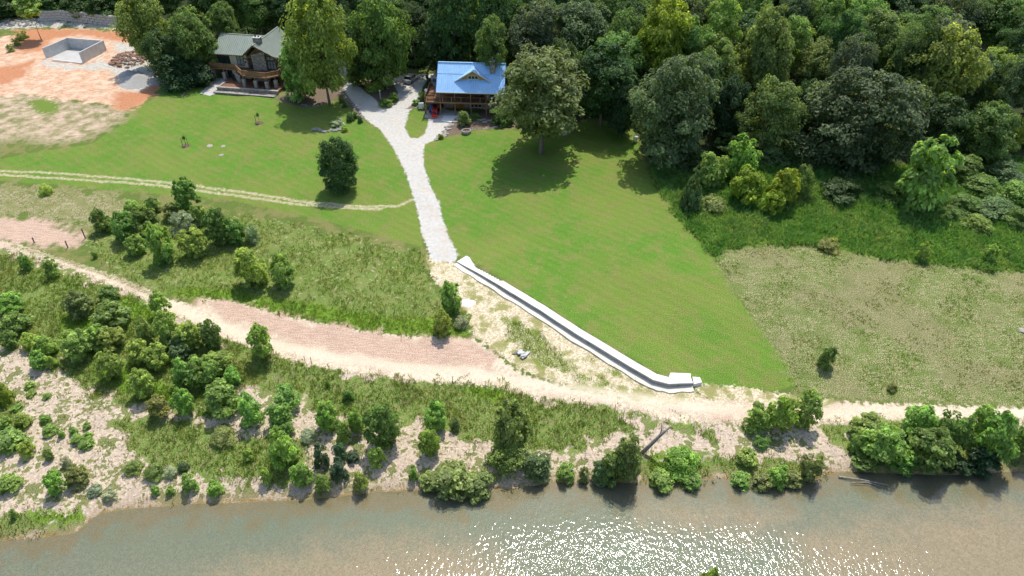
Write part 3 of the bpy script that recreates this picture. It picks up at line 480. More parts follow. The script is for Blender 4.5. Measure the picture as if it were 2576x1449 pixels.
def plant(kind, cx, ytop, ybot, w, tint, label, gap=0.0, base=None, group=None, asp=None, name=None, cat=None, parts=None):
    """a tree or shrub from the outline of its crown in the photograph; gap is the bare stem in metres"""
    _cnt[0] += 1; i = _cnt[0]; cyc = (ytop+ybot)/2; a = 2.0
    for _ in range(4):
        X, Y, Z = [float(q) for q in at(cx, cyc, a+gap)]; _, _, dep = proj(X, Y, Z); m = dep/FV; r = w/2*m*.96; e = (ybot-ytop)/2*m
        ph = math.atan2(CAMZ-Z, math.hypot(X, Y)); a = math.sqrt(max(e*e-(r*math.sin(ph))**2, (.38*r)**2))/math.cos(ph)
        if gap == 0 and kind in ('sapling','young','shrub','fine'): a = min(a, 1.8*r)
        if asp: a = r*asp
    gz = float(terrain(X, Y)); zc = gz+gap; hc = 2*a
    if base:
        X, Y, gz = [float(q) for q in at(*base)]; q = ray(cx, cyc); t = Y/q[1]; zc = CAMZ+q[2]*t-a; X0 = X; gap = zc-gz
    TREES.append((X, Y, r)); rz = RNG.uniform(0, 6.28); nm, ct = NAMES[kind]; nm = name or nm; ct = cat or ct
    me = PRO[kind][int(RNG.integers(len(PRO[kind])))]; sc = (r*RNG.uniform(.95,1.06), r*RNG.uniform(.95,1.06), hc*1.02)
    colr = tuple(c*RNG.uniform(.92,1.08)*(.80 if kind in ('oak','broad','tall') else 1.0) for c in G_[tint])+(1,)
    if parts is None: parts = kind in ('oak','broad','tall','sapling','young','dense','cedar') 
    if not parts:
        o = link(nm, me, None, None, (X, Y, gz-.05), rz, sc); o.color = colr; return tag(o, label, ct, group)
    e_ = empty(nm, (X, Y, gz-.05), 0, label, ct, group)
    c = link('crown', me, None, e_, (0, 0, gap), rz, sc); c.color = colr
    big = kind in ('oak','broad','tall','dense'); tm = TRK['big' if big else 'small'][i % 3]
    link('trunk', tm, None, e_, (0, 0, 0), rz+1, (r*(.95 if big else 1.0), r*(.95 if big else 1.0), gap+hc*.92))
    return e_
ORD = 'first second third fourth fifth sixth seventh eighth ninth tenth eleventh twelfth thirteenth fourteenth fifteenth sixteenth seventeenth eighteenth nineteenth twentieth'.split()+['twenty-'+q for q in 'first second third fourth fifth sixth seventh eighth ninth'.split()]+['thirtieth']+['thirty-'+q for q in 'first second third fourth fifth sixth seventh eighth ninth'.split()]
def ordinals(objs, text):
    for i, o in enumerate(sorted(objs, key=lambda q: proj(q.location.x, q.location.y, q.location.z)[0])): o['label'] = text % ORD[i]
def z5(x, y): return x/3.841, y/3.841+415
def z6(x, y): return x/2.954, y/2.954+735.7
def z7(x, y): return x/2.954+754.5, y/2.954+924.3
def z8(x, y): return x/2.6515+1603.5, y/2.6515+924.3
def zR(x, y): return x/2.293+1509, y/2.293+311.3
def zF(x, y): return x/1.9098+1226, y/1.9098
def zG(x, y): return x/2.4828+283, y/2.4828
SC = {z5: 3.841, z6: 2.954, z7: 2.954, z8: 2.6515, zR: 2.293, zF: 1.9098, zG: 2.4828}
def P(zf, kind, cx, top, bot, w, tint, label, **k):
    x, y0 = zf(cx, top); _, y1 = zf(cx, bot)
    if 'base' in k: k['base'] = zf(*k['base'])
    return plant(kind, x, y0, y1, w/SC[zf], tint, label, **k)
# --- gravel bar and river bank, left ---
S = lambda *a, **k: P(z6, *a, group='young trees and shrubs on the gravel bar', **k)
S('sapling', 75, 0, 150, 170, 'fresh', 'leafy sapling at the left edge of the picture, upper of three stacked there')
S('sapling', 100, 140, 310, 190, 'fresh', 'rounded sapling at the left edge, middle of three stacked there')
S('sapling', 60, 280, 415, 110, 'mid', 'small sapling at the left edge, lowest of three above the bare gravel')
S('sapling', 570, -20, 190, 190, 'olive', 'olive green rounded sapling standing alone left of the lower track')
S('sapling', 805, -55, 75, 160, 'mid', 'sapling right beside the narrow part of the lower track, uppermost of its row')
S('sapling', 820, 60, 265, 240, 'fresh', 'wide sapling just below the one touching the narrow lower track')
S('sapling', 1175, -30, 195, 135, 'fresh', 'slim sapling overlapping the bend of the lower track')
S('young', 1250, 130, 390, 190, 'fresh', 'tall leafy sapling, left of a pair by the pink dirt track')
S('sapling', 1390, 210, 430, 200, 'bright', 'bushy sapling between two taller ones by the pink dirt track')
S('young', 1550, 180, 430, 150, 'mid', 'pointed sapling at the right end of a row by the pink dirt track')
S('sapling', 1935, 240, 480, 180, 'bright', 'lone round-topped sapling standing against the lower dirt track', gap=.5)
S('young', 1075, 180, 385, 130, 'olive', 'thin yellowish sapling in the middle of the sapling grove', gap=.3)
S('sapling', 570, 260, 505, 220, 'fresh', 'broad sapling at the left of the grove above the bare gravel')
S('sapling', 720, 240, 425, 160, 'fresh', 'sapling tucked left of a pair in the grove')
S('sapling', 820, 240, 420, 190, 'bright', 'sapling forming the right of a pair in the grove')
S('young', 215, 295, 425, 115, 'bright', 'small bright sapling above the bare gravel near the left edge')
S('sapling', 330, 310, 470, 150, 'bright', 'bright sapling at the top of the clump on the bare gravel')
S('sapling', 275, 430, 575, 120, 'fresh', 'low leafy sapling at the foot of the clump on the bare gravel')
S('shrub', 370, 460, 560, 80, 'bright', 'tiny bright shrub right of the clump on the bare gravel')
S('sapling', 805, 420, 640, 180, 'bright', 'yellow-green sapling standing clear in bright grass', gap=.4)
S('sapling', 1020, 340, 525, 165, 'bright', 'sapling in the centre of the grove, left of a wider one')
S('sapling', 1155, 380, 565, 180, 'bright', 'wide sapling in the centre of the grove')
S('sapling', 1320, 340, 500, 165, 'grey', 'grey-green sapling at the right of the grove')
S('sapling', 1040, 560, 770, 170, 'bright', 'isolated sapling in the grass below the grove', gap=.35)
S('sapling', 1345, 490, 700, 150, 'fresh', 'left sapling of the dense triple clump')
S('sapling', 1500, 470, 705, 220, 'fresh', 'middle sapling of the dense triple clump')
S('sapling', 1610, 420, 600, 210, 'bright', 'rear sapling of the dense triple clump')
S('young', 1720, 550, 690, 115, 'fresh', 'small sapling on the right flank of the dense triple clump')
S('shrub', 1640, 640, 910, 280, 'fresh', 'largest round shrub of the gravel bar, broad and bright')
S('sapling', 1350, 700, 905, 150, 'fresh', 'narrow sapling left of the largest round shrub', gap=.2)
S('young', 1165, 760, 920, 150, 'rust', 'sparse yellowish sapling with thin stem on the gravel', gap=.3)
S('shrub', 1850, 740, 985, 190, 'fresh', 'shrub on the right flank of the largest round shrub')
S('shrub', 2070, 800, 1000, 200, 'fresh', 'lower of two overlapping shrubs beside bare gravel')
S('sapling', 2130, 680, 860, 180, 'fresh', 'upper of two overlapping shrubs beside bare gravel')
S('shrub', 2090, 1010, 1300, 215, 'bright', 'tall bright shrub among grey grasses in the middle of the bank')
S('shrub', 2130, 960, 1070, 110, 'mid', 'small shrub behind the tall bright one')
S('young', 2420, 800, 1015, 155, 'fresh', 'upright sapling at the top of the bare gravel slope')
S('shrub', 5, 660, 830, 150, 'yellow', 'yellow-green bush cut off by the left edge')
S('shrub', 160, 885, 1000, 125, 'bright', 'bushy shrub near the left edge above a larger patch')
S('shrub', 25, 920, 1010, 100, 'fresh', 'small shrub at the left edge beside the grassy mound')
S('shrub', 60, 1010, 1175, 250, 'fresh', 'wide low thicket at the left edge')
S('shrub', 185, 1090, 1225, 110, 'bright', 'shrub at the right end of the thicket at the left edge')
ordinals([S('shrub', *q, 'fresh', 'bush', name='small_bush', cat='bush') for q in ((360,975,1060,110),(445,1000,1080,60),(540,990,1055,60),(570,1045,1120,95),(650,1030,1092,75),(220,655,715,85),(225,722,772,80),(345,740,790,65),(125,820,885,95),(330,900,970,85),(640,960,1015,65))], 'small green bush dotted on the pale left gravel, %s from the left')
S('shrub', 640, 1085, 1155, 115, 'fresh', 'flat grass-green cushion on the pale gravel', name='low_bush', cat='bush')
S('young', 358, 1155, 1245, 70, 'olive', 'tiny olive seedling alone on the gravel', name='seedling', cat='seedling', parts=False)
S('fine', 480, 1205, 1300, 85, 'silver', 'grey feathery shrub alone on the gravel')
S('shrub', 560, 1275, 1440, 175, 'olive', 'round olive shrub above the left shoreline')
S('sapling', 395, 1310, 1500, 130, 'fresh', 'leafy sapling left of the round olive shrub above the shoreline')
S('fine', 985, 1250, 1335, 150, 'olive', 'arching grass clump at the lower edge of the weed patch', name='grass_clump', cat='grass clump')
S('fine', 1260, 1280, 1375, 115, 'silver', 'silvery shrub at the lower edge of the weed patch')
S('fine', 1355, 1245, 1330, 90, 'grey', 'small grey shrub right of the silvery one')
S('fine', 1140, 1270, 1375, 170, 'olive', 'wide arching grass clump beside the silvery shrub', name='grass_clump', cat='grass clump')
S('fine', 1650, 1020, 1110, 200, 'olive', 'grassy hummock in the middle of the weed patch', name='grass_clump', cat='grass clump')
S('shrub', 1970, 1280, 1420, 95, 'bright', 'slim bright shrub left of centre above the shoreline')
S('shrub', 2220, 1260, 1425, 150, 'fresh', 'rounded shrub right of the slim bright shrub')
S('shrub', 1400, 1340, 1480, 125, 'fresh', 'shrub above the shoreline, left of the bare sand edge')
S('shrub', 1590, 1390, 1510, 120, 'fresh', 'shrub above the bare sand edge, right of another')
S('shrub', 1150, 1430, 1500, 70, 'fresh', 'small shrub near the shoreline, leftmost of a string')
S('shrub', 1260, 1430, 1500, 75, 'fresh', 'small shrub near the shoreline, second of a string')
S('shrub', 1840, 1150, 1245, 85, 'bright', 'little yellow-green shrub in grey grass')
S('fine', 2150, 1110, 1200, 120, 'grey', 'grey-green brush behind the tall bright shrub')
S('shrub', 700, 1420, 1500, 110, 'silver', 'pale silvery bush above the shoreline')
S('shrub', 810, 1450, 1540, 110, 'silver', 'pale silvery bush at the shoreline')
S('shrub', 60, 1340, 1480, 180, 'fresh', 'shrub at the lower left edge above the green spit')
S('shrub', 95, 1600, 1680, 55, 'fresh', 'small shrub on the green spit at the lower left')
P(z5, 'young', 240, 830, 1040, 110, 'fresh', 'slim sapling below the start of the lower track', group='young trees and shrubs on the gravel bar')
P(z5, 'young', 485, 880, 1110, 130, 'fresh', 'spindly sapling just below the lower track ruts', group='young trees and shrubs on the gravel bar')
P(z5, 'shrub', 910, 830, 905, 60, 'mid', 'tiny round shrub above the lower track')
# --- river bank, centre ---
C7 = lambda *a, **k: P(z7, *a, group='shrubs and saplings along the river bank', **k)
C7('young', 190, 240, 455, 140, 'fresh', 'upright sapling left of the bare gravel slope')
C7('shrub', 310, 360, 560, 135, 'fresh', 'bright shrub at the left edge of the bare gravel slope')
C7('sapling', 410, 310, 480, 125, 'fresh', 'sapling behind the bright shrub on the gravel slope')
C7('sapling', 605, 260, 600, 255, 'mid', 'tall rounded tree at the top of the bare gravel slope')
C7('sapling', 1000, 250, 475, 190, 'fresh', 'rounded sapling at the grass edge above the gravel slope')
C7('sapling', 960, 440, 665, 150, 'bright', 'bright narrow sapling standing on the gravel slope')
C7('sapling', 1570, 230, 640, 270, 'olive', 'tall pale olive tree rising from the bank grass')
C7('fine', 1540, 540, 740, 330, 'mid', 'dark bluish brush at the foot of the pale olive tree')
C7('shrub', 565, 575, 735, 130, 'bright', 'small yellow-green shrub on open gravel')
C7('shrub', 840, 725, 835, 85, 'fresh', 'small round shrub left of the bush leaning over the water')
C7('shrub', 1120, 690, 950, 330, 'olive', 'bush leaning over the water, tall middle lobe')
C7('shrub', 1320, 770, 940, 240, 'olive', 'bush leaning over the water, low right lobe')
C7('shrub', 960, 760, 900, 160, 'olive', 'bush leaning over the water, low left lobe')
C7('shrub', 445, 765, 910, 115, 'bright', 'bright shrub close to the water beside open gravel')
C7('shrub', 165, 785, 925, 120, 'fresh', 'bright shrub at the shoreline left of a dark one')
for q, l in (((280,660,835,150), 'dark blue-green shrub nearest the water'), ((150,560,745,135), 'dark blue-green shrub at the left of its group'), ((295,555,690,100), 'dark blue-green shrub at the top of its group'), ((390,610,705,110), 'dark blue-green shrub at the right of its group')): C7('shrub', *q, 'blue', l+' on the gravel')
C7('shrub', 1760, 610, 830, 240, 'grey', 'large grey-green shrub right of the pale olive tree')
C7('shrub', 1975, 700, 845, 155, 'fresh', 'green shrub on the low bank, left of a gap')
C7('shrub', 2110, 735, 845, 95, 'olive', 'narrow shrub between two larger ones at the water')
C7('shrub', 2245, 680, 855, 175, 'grey', 'grey-green shrub left of the tree with the dead trunk')
C7('sapling', 2440, 440, 890, 240, 'olive', 'tall pale tree at the water beside a dead leaning trunk')
C7('shrub', 2330, 620, 860, 200, 'mid', 'lower foliage at the foot of the tree with the dead trunk')
C7('fine', 1150, 370, 470, 90, 'grey', 'grey brush right of the rounded sapling')
C7('shrub', 355, 160, 245, 80, 'mid', 'small round shrub in the long bank grass')
C7('young', 202, 80, 160, 34, 'mid', 'tiny upright seedling in the long bank grass', name='seedling', cat='seedling', parts=False)
C7('shrub', 35, 700, 875, 125, 'fresh', 'shrub left of the dark blue-green group at the shore')
C7('fine', 60, 450, 540, 140, 'silver', 'pale grey brush on the gravel below the saplings')
# --- river bank, right ---
B8 = lambda *a, **k: P(z8, *a, group='bushes on the right river bank', **k)
B8('shrub', 810, 230, 425, 190, 'fresh', 'low left bush of the clump standing in front of the track')
B8('sapling', 960, 165, 435, 175, 'bright', 'middle bush of the clump standing in front of the track')
B8('sapling', 1130, 120, 435, 175, 'fresh', 'tall right bush of the clump standing in front of the track')
B8('fine', 830, 440, 535, 130, 'mid', 'small patch of brush shaded below the clump by the track')
B8('shrub', 730, 530, 655, 150, 'fresh', 'rounded shrub on the bank below the gravel ramp')
B8('sapling', 1165, 540, 790, 135, 'olive', 'slender sapling at the waterline before the gravel cove')
B8('fine', 300, 550, 670, 260, 'fresh', 'soft green mound of weeds on the bank right of the dead trunk')
B8('shrub', 160, 690, 790, 170, 'fresh', 'bush at the waterline just right of the dead trunk')
B8('shrub', 360, 690, 795, 160, 'fresh', 'bush at the waterline, second right of the dead trunk')
B8('shrub', 690, 690, 805, 150, 'fresh', 'bush at the waterline, third right of the dead trunk')
B8('shrub', 830, 700, 810, 150, 'olive', 'bush at the waterline, fourth right of the dead trunk')
B8('shrub', 940, 640, 790, 150, 'fresh', 'bush at the waterline left of the slender sapling')
B8('shrub', 1040, 680, 795, 130, 'olive', 'dull bush touching the slender sapling at the waterline')
for q, t_, l in (((1560,300,510,240),'fresh','upper left bush'), ((1650,370,650,270),'fresh','big middle left bush'), ((1880,250,480,210),'fresh','upper centre bush'), ((1960,390,690,280),'mid','big lower centre bush'), ((2110,290,570,210),'mid','upper right of centre bush'), ((2285,250,480,160),'fresh','tall upper right bush'), ((2400,300,650,240),'mid','big right bush'), ((2575,330,660,150),'mid','bush cut by the right edge'), ((1520,560,690,170),'mid','low waterside bush at the left end'), ((1770,550,700,170),'mid','low waterside bush in the middle'), ((2310,520,710,220),'deep','dark low waterside bush at the right'), ((2120,560,700,180),'deep','dark low waterside bush right of centre'), ((1480,420,560,120),'fresh','small leftmost bush')): B8('sapling' if q[2]-q[1] > 200 else 'shrub', *q, t_, l+' of the long thicket by the river')
X_, Y_ = at_z(1790, 1447, 7.5)
e_ = empty('near_bank_tree', (float(X_), float(Y_), float(terrain(X_, Y_))), 0, 'bright treetop poking in at the bottom edge over the river', 'tree')
hh = 8.0-float(terrain(X_, Y_)); link('crown', PRO['sapling'][0], None, e_, (0,0,hh*.45), .3, (1.05,1.0,hh*.53)).color = (.26,.36,.08,1); link('trunk', TRK['small'][0], None, e_, scale=(2.4,2.4,hh*.95))
TREES.append((float(X_), float(Y_), 2))
# --- thicket beside the upper two-track ---
K5 = lambda *a, **k: P(z5, *a, group='thicket below the two-track', **k)
K5('sapling', 1780, 115, 440, 225, 'mid', 'round-headed tree growing against the lower rut of the two-track', gap=.8)
for k_, q, t_, l in (('sapling',(960,425,650,155),'mid','leftmost tree'), ('young',(1050,490,640,110),'fresh','slim tree second from the left'), ('sapling',(1180,460,745,230),'mid','broad dark tree'), ('sapling',(1290,350,580,190),'fresh','rear left tree'), ('sapling',(1400,400,700,260),'mid','large central tree'), ('young',(1470,300,460,140),'fresh','highest rear tree'), ('sapling',(1640,365,530,160),'olive','rear tree right of the highest'), ('fine',(1750,430,660,270),'silver','silvery willow'), ('sapling',(1905,385,580,165),'fresh','tree right of the silvery willow'), ('sapling',(2100,410,775,250),'mid','large right tree'), ('sapling',(2275,515,775,190),'mid','rightmost green tree'), ('fine',(2430,560,745,160),'silver','pale round shrub at the right end'), ('sapling',(1300,675,865,180),'bright','small bright front tree on the left'), ('young',(1530,550,955,270),'fresh','large front tree in the middle'), ('sapling',(1860,590,890,250),'bright','front tree on the right')): K5(k_, *q, t_, l+' of the thicket below the two-track')
plant('sapling', 628, 622, 722, 76, 'bright', 'bright rounded tree standing alone on the weedy slope')
plant('sapling', 708, 642, 724, 62, 'fresh', 'smaller tree right of the bright one on the weedy slope')
plant('young', 1132, 706, 788, 58, 'fresh', 'young tree beside the white heap at the stony verge')
plant('young', 1113, 780, 845, 46, 'bright', 'little tree below the one beside the white heap')
plant('fine', 1160, 790, 825, 44, 'silver', 'silvery shrub right of the little tree on the verge')
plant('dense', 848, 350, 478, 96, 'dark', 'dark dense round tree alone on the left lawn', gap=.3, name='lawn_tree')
plant('shrub', 2082, 866, 926, 40, 'mid', 'lone dark shrub in the dry field')
plant('fine', 2245, 960, 985, 30, 'olive', 'small scrubby bush low in the dry field')
plant('fine', 112, 462, 490, 36, 'bright', 'yellow-green weed clump between two-track and bare ground', name='weed_clump', cat='weed clump')
# --- edge of the wood, right ---
W = lambda *a, **k: P(zR, *a, **k)
W('young', 815, 70, 320, 180, 'fresh', 'bright pointed young tree at the edge of the wood, tallest of its group', gap=.3)
W('sapling', 650, 165, 370, 170, 'fresh', 'green bushy tree left of the bright pointed young tree')
W('cedar', 540, 245, 500, 155, 'grey', 'grey-green conical cedar at the corner of the right lawn')
W('sapling', 850, 245, 460, 195, 'yellow', 'round yellow-green tree in the tall weeds, largest of three')
W('sapling', 1065, 250, 480, 155, 'yellow', 'yellow-green tree in the tall weeds, right of three')
W('sapling', 1003, 380, 530, 120, 'yellow', 'small yellow-green tree in the tall weeds, front of three')
W('young', 1895, 90, 500, 300, 'fresh', 'big pyramidal green tree rising from the tall weeds')
W('under', 1170, 235, 430, 140, 'mid', 'dull green bush right of the yellow-green trees')
W('young', 1870, 680, 790, 75, 'bright', 'small sapling at the lower edge of the tall weeds, left of two')
W('young', 2257, 690, 800, 85, 'bright', 'small sapling at the lower edge of the tall weeds, right of two')
W('fine', 1320, 660, 725, 140, 'rust', 'dry brown bush at the top of the dry field')
W('fine', 1700, 330, 450, 230, 'mid', 'low bush in the weeds left of the pyramidal tree')
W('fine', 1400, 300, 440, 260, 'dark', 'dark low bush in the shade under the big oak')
W('fine', 650, 400, 500, 170, 'olive', 'brownish weeds bush below the green bushy tree')
ordinals([W('under', *q, ('mid','grey','mid','fresh')[j % 4], 'leafy bush of the rank thicket at the right edge of the wood', group='rank thicket bushes', gap=0) for j, q in enumerate(((2110,180,330,220),(2330,200,330,230),(2200,290,420,240),(2400,330,470,200),(2100,400,520,200),(2280,420,540,230),(2430,480,600,170),(2180,520,620,150),(2020,470,560,120)))], 'leafy bush of the rank thicket at the right wood edge, %s from its left')
# --- the wood, right ---
F = lambda *a, **k: P(zF, *a, **k)
F('broad', 275, 258, 630, 415, 'olive', 'large spreading oak on the lawn beside the blue-roofed house', base=(257,738))
F('oak', 890, 295, 770, 385, 'grey', 'great round grey-green oak at the top of the right lawn', gap=.4)
F('broad', 1370, 385, 700, 265, 'olive', 'olive tree with bare lower branches between the two great oaks', gap=1.5)
F('oak', 1800, 350, 800, 465, 'grey', 'widest grey-green oak above the tall weeds', gap=.4)
F('tall', 850, 15, 360, 250, 'yellow', 'bright yellow-green treetop left of centre in the wood', gap=6)
F('tall', 1115, -10, 260, 190, 'bright', 'bright green treetop cut by the top edge', gap=8)
F('tall', 1340, 55, 420, 240, 'fresh', 'tall green tree with layered crown behind the olive one', gap=5)
F('broad', 1850, 55, 310, 260, 'olive', 'olive crown behind the widest grey-green oak', gap=7)
F('tall', 2180, 150, 540, 310, 'bright', 'tall light green sycamore with pale limbs at the right', gap=4)
F('broad', 2430, 240, 450, 180, 'bright', 'light green crown right of the tall sycamore', gap=5)
F('broad', 235, 20, 290, 260, 'grey', 'grey-green crown behind the lawn oak, left of two', gap=7)
F('broad', 450, 0, 280, 300, 'grey', 'grey-green crown behind the lawn oak, right of two', gap=7)
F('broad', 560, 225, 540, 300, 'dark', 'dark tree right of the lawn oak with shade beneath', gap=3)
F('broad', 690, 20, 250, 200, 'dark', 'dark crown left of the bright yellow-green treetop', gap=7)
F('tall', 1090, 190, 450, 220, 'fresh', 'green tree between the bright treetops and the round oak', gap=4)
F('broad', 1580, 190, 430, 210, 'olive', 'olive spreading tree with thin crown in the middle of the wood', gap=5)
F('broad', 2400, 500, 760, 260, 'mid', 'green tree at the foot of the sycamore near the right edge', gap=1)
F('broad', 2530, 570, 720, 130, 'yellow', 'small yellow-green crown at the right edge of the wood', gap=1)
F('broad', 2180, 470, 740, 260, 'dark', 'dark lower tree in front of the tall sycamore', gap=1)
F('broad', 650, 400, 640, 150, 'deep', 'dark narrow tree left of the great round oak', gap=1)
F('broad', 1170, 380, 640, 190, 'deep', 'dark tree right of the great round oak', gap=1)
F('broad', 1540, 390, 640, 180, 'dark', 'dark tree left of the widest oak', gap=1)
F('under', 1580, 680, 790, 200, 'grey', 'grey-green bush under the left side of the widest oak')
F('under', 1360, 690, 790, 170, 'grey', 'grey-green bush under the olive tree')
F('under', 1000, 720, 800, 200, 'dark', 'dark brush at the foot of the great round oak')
ordinals([F('broad', x, y-110, y+130, w, ('mid','grey','mid','fresh','dark')[j % 5], 'crown packed into the wood along the top right of the picture', gap=7, group='crowns of the upper wood') for j, (x, y, w) in enumerate(((1280,40,200),(1480,70,190),(1620,90,200),(1720,40,190),(2010,60,230),(2100,150,230),(2240,60,230),(2420,70,230),(2540,110,200),(2550,230,190),(980,60,190),(60,90,200),(20,200,160),(1450,200,200),(1720,200,200),(2000,230,220),(2560,380,180),(620,60,200),(1620,10,180),(1900,5,200)))], 'crown packed into the wood along the top right, %s from the left')
# --- trees round the two houses ---
H = lambda *a, **k: P(zG, *a, **k)
H('tall', 180, -30, 330, 250, 'fresh', 'tall tree with bright top beside the construction ground', gap=3)
H('broad', 500, 70, 420, 280, 'mid', 'dark green tree left of the stone house', gap=2)
H('broad', 690, 20, 228, 180, 'mid', 'tree behind the left end of the sage green roof', gap=6)
H('under', 400, 330, 540, 290, 'deep', 'dark brush under the trees left of the stone house')
H('under', 545, 380, 530, 190, 'deep', 'dark bush against the left end of the stone house')
H('broad', 330, 200, 480, 250, 'dark', 'dark middle tree between construction ground and stone house', gap=1)
H('tall', 1290, -40, 560, 330, 'bright', 'towering bright tree right of the stone house', gap=3)
H('young', 1150, 270, 615, 225, 'fresh', 'leafy tree hiding the right corner of the stone house', gap=.3)
H('tall', 1770, 10, 500, 300, 'mid', 'tall tree on the island between the two drives', base=(1716,555))
H('sapling', 2130, 275, 400, 190, 'bright', 'bright green maple behind the blue-roofed house', gap=2)
H('under', 1640, 470, 560, 150, 'bright', 'bright low bush at the foot of the tree between the drives')
H('sapling', 1520, 380, 530, 130, 'mid', 'small tree beside the left drive', gap=.3)
H('cedar', 1970, 455, 600, 100, 'deep', 'dark small fir at the corner of the blue-roofed house')
H('under', 2330, 320, 400, 140, 'fresh', 'low green tree behind the ridge of the blue roof')
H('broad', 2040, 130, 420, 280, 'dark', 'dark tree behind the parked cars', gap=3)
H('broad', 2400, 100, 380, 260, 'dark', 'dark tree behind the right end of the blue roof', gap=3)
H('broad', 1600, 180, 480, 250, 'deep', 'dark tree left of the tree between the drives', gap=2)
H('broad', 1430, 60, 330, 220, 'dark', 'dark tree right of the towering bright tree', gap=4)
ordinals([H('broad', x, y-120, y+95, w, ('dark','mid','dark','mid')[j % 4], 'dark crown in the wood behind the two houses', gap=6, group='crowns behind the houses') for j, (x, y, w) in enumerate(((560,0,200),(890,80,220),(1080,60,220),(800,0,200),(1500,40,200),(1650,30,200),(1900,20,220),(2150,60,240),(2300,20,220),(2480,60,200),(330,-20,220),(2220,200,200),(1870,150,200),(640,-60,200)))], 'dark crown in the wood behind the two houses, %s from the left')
for wx_, wy_, wr_, wh_, wl_ in ((-11.5,141.0,4.6,23,'tall dark tree shading the left half of the blue roof'), (-3.5,140.0,4.6,22,'tall dark tree shading the right half of the blue roof'), (-63,160,4.8,19,'dark tree behind the left end of the stone house ridge'), (-56,161.5,5,20,'dark tree behind the middle of the stone house'), (-48.5,163,5,21,'dark tree behind the gable peak of the stone house')):
    gz = float(terrain(wx_, wy_)); e_ = empty('broadleaf_tree', (wx_, wy_, gz), 0, wl_, 'tree'); c = link('crown', PRO['broad'][int(wh_) % 4], None, e_, (0,0,wh_*.25), wx_, (wr_,wr_,wh_*.75)); c.color = G_['dark']+(1,); link('trunk', TRK['big'][1], None, e_, scale=(wr_,wr_,wh_*.9)); TREES.append((wx_, wy_, wr_))
# --- top left, above the construction ground ---
plant('sapling', 72, -8, 42, 62, 'fresh', 'thin tree with bare stem above the construction ground', base=(104,100), name='slender_tree', cat='tree')
ordinals([plant('under', x, y-30, y+28, w, 'dark', 'dark scrub on the slope at the top left', group='scrub at the top left') for j, (x, y, w) in enumerate(((20,5,90),(130,0,100),(190,8,90),(250,15,80),(300,0,90),(-20,20,70)))], 'dark scrub on the slope at the top left, %s from the left')
ordinals([plant('fine', x, y-10, y+10, w, 'olive', 'straggly weeds on the bank left of the concrete foundation', group='bank weeds by the foundation') for j, (x, y, w) in enumerate(((38,105,22),(24,120,22),(48,92,22),(60,86,18)))], 'straggly weeds on the bank left of the foundation, %s from the left')
# --- garden shrubs ---
plant('shrub', 1167, 277, 315, 34, 'olive', 'spiky yellowish garden shrub in front of the blue-roofed house')
plant('shrub', 1262, 262, 312, 60, 'mid', 'bush under the left branches of the lawn oak')
plant('shrub', 1278, 285, 316, 38, 'grey', 'greyish bush under the lawn oak at the bed edge')
plant('fine', 1195, 282, 300, 30, 'mid', 'low plants below the deck of the blue-roofed house')
plant('shrub', 1062, 230, 256, 26, 'mid', 'shrub between the right drive and the deck')
plant('shrub', 1046, 250, 264, 22, 'mid', 'low shrub beside the grass island')
plant('shrub', 1072, 262, 276, 22, 'fresh', 'low green shrub left of the tractor')
plant('shrub', 970, 246, 268, 34, 'mid', 'flat green shrub at the tip between the drives')
plant('shrub', 990, 232, 256, 26, 'mid', 'upright shrub at the tip between the drives')
plant('shrub', 848, 300, 316, 40, 'silver', 'pale flowering shrub growing in the rock planter')
plant('shrub', 866, 318, 332, 18, 'yellow', 'yellow plant at the right end of the rock planter')
plant('fine', 880, 280, 304, 26, 'dark', 'small dark bush left of the main drive')
plant('shrub', 1108, 336, 350, 16, 'yellow', 'yellow-green plant in the rock border at the drive fork')
ordinals([plant('fine', x, y-10, y+8, 16, 'dark', 'dark border plant along the stone edged drive', group='border plants by the drive') for j, (x, y) in enumerate(((865,262),(858,250),(893,290),(905,300)))], 'dark border plant along the stone edged drive, %s from the left')
# --- deep wood fill, well behind what can be told apart ---
_TF = [(q[0], q[1], q[2]) for q in TREES]
def fill(n, xr, yr, tries=4000):
    done = 0; k = 0; made = []
    while done < n and k < tries:
        k += 1; x = RNG.uniform(*xr); y = RNG.uniform(*yr); r = RNG.uniform(3.6, 5.2)
        sx, sy, _ = proj(x, y, float(terrain(x, y))+10)
        if sx < -60 or sx > 2640: continue
        if any((x-a)**2+(y-b)**2 < (.52*(r+c))**2 for a, b, c in _TF): continue
        if -66 < x < -42 and y < 155: continue
        if x < -66 and y < 185: continue
        if -42 < x < 4 and y < 148: continue
        _TF.append((x, y, r)); done += 1; h = RNG.uniform(13, 19); gz = float(terrain(x, y))
        e = empty('forest_tree', (x, y, gz), 0, 'dark tree deep in the wood, half hidden behind others', 'tree', 'trees deep in the wood')
        c = link('crown', PRO['broad'][done % 4], None, e, (0, 0, h*.3), RNG.uniform(0, 6.28), (r, r, h*.7)); c.color = tuple(q*RNG.uniform(.8,1.15) for q in G_[('dark','mid','dark','mid','grey')[done % 5]])+(1,)
        link('trunk', TRK['big'][done % 3], None, e, (0,0,0), 0, (r, r, h*.9)); made.append(e)
    SEC = ((560,'left of the stone house'), (740,'behind the stone house'), (1000,'behind the left drive'), (1300,'behind the blue-roofed house'), (1560,'behind the lawn oak'), (1850,'behind the great round oak'), (2250,'behind the widest oak'), (9999,'at the right edge')); lo = -9999
    for hi, w in SEC:
        g_ = sorted([q for q in made if lo <= proj(q.location.x, q.location.y, q.location.z+9)[0] < hi], key=lambda q: q.location.y); lo = hi
        for i, q in enumerate(g_): q['label'] = 'forest tree half hidden in the wood %s, %s row back' % (w, ORD[i])
fill(130, (-120, 130), (112, 205))
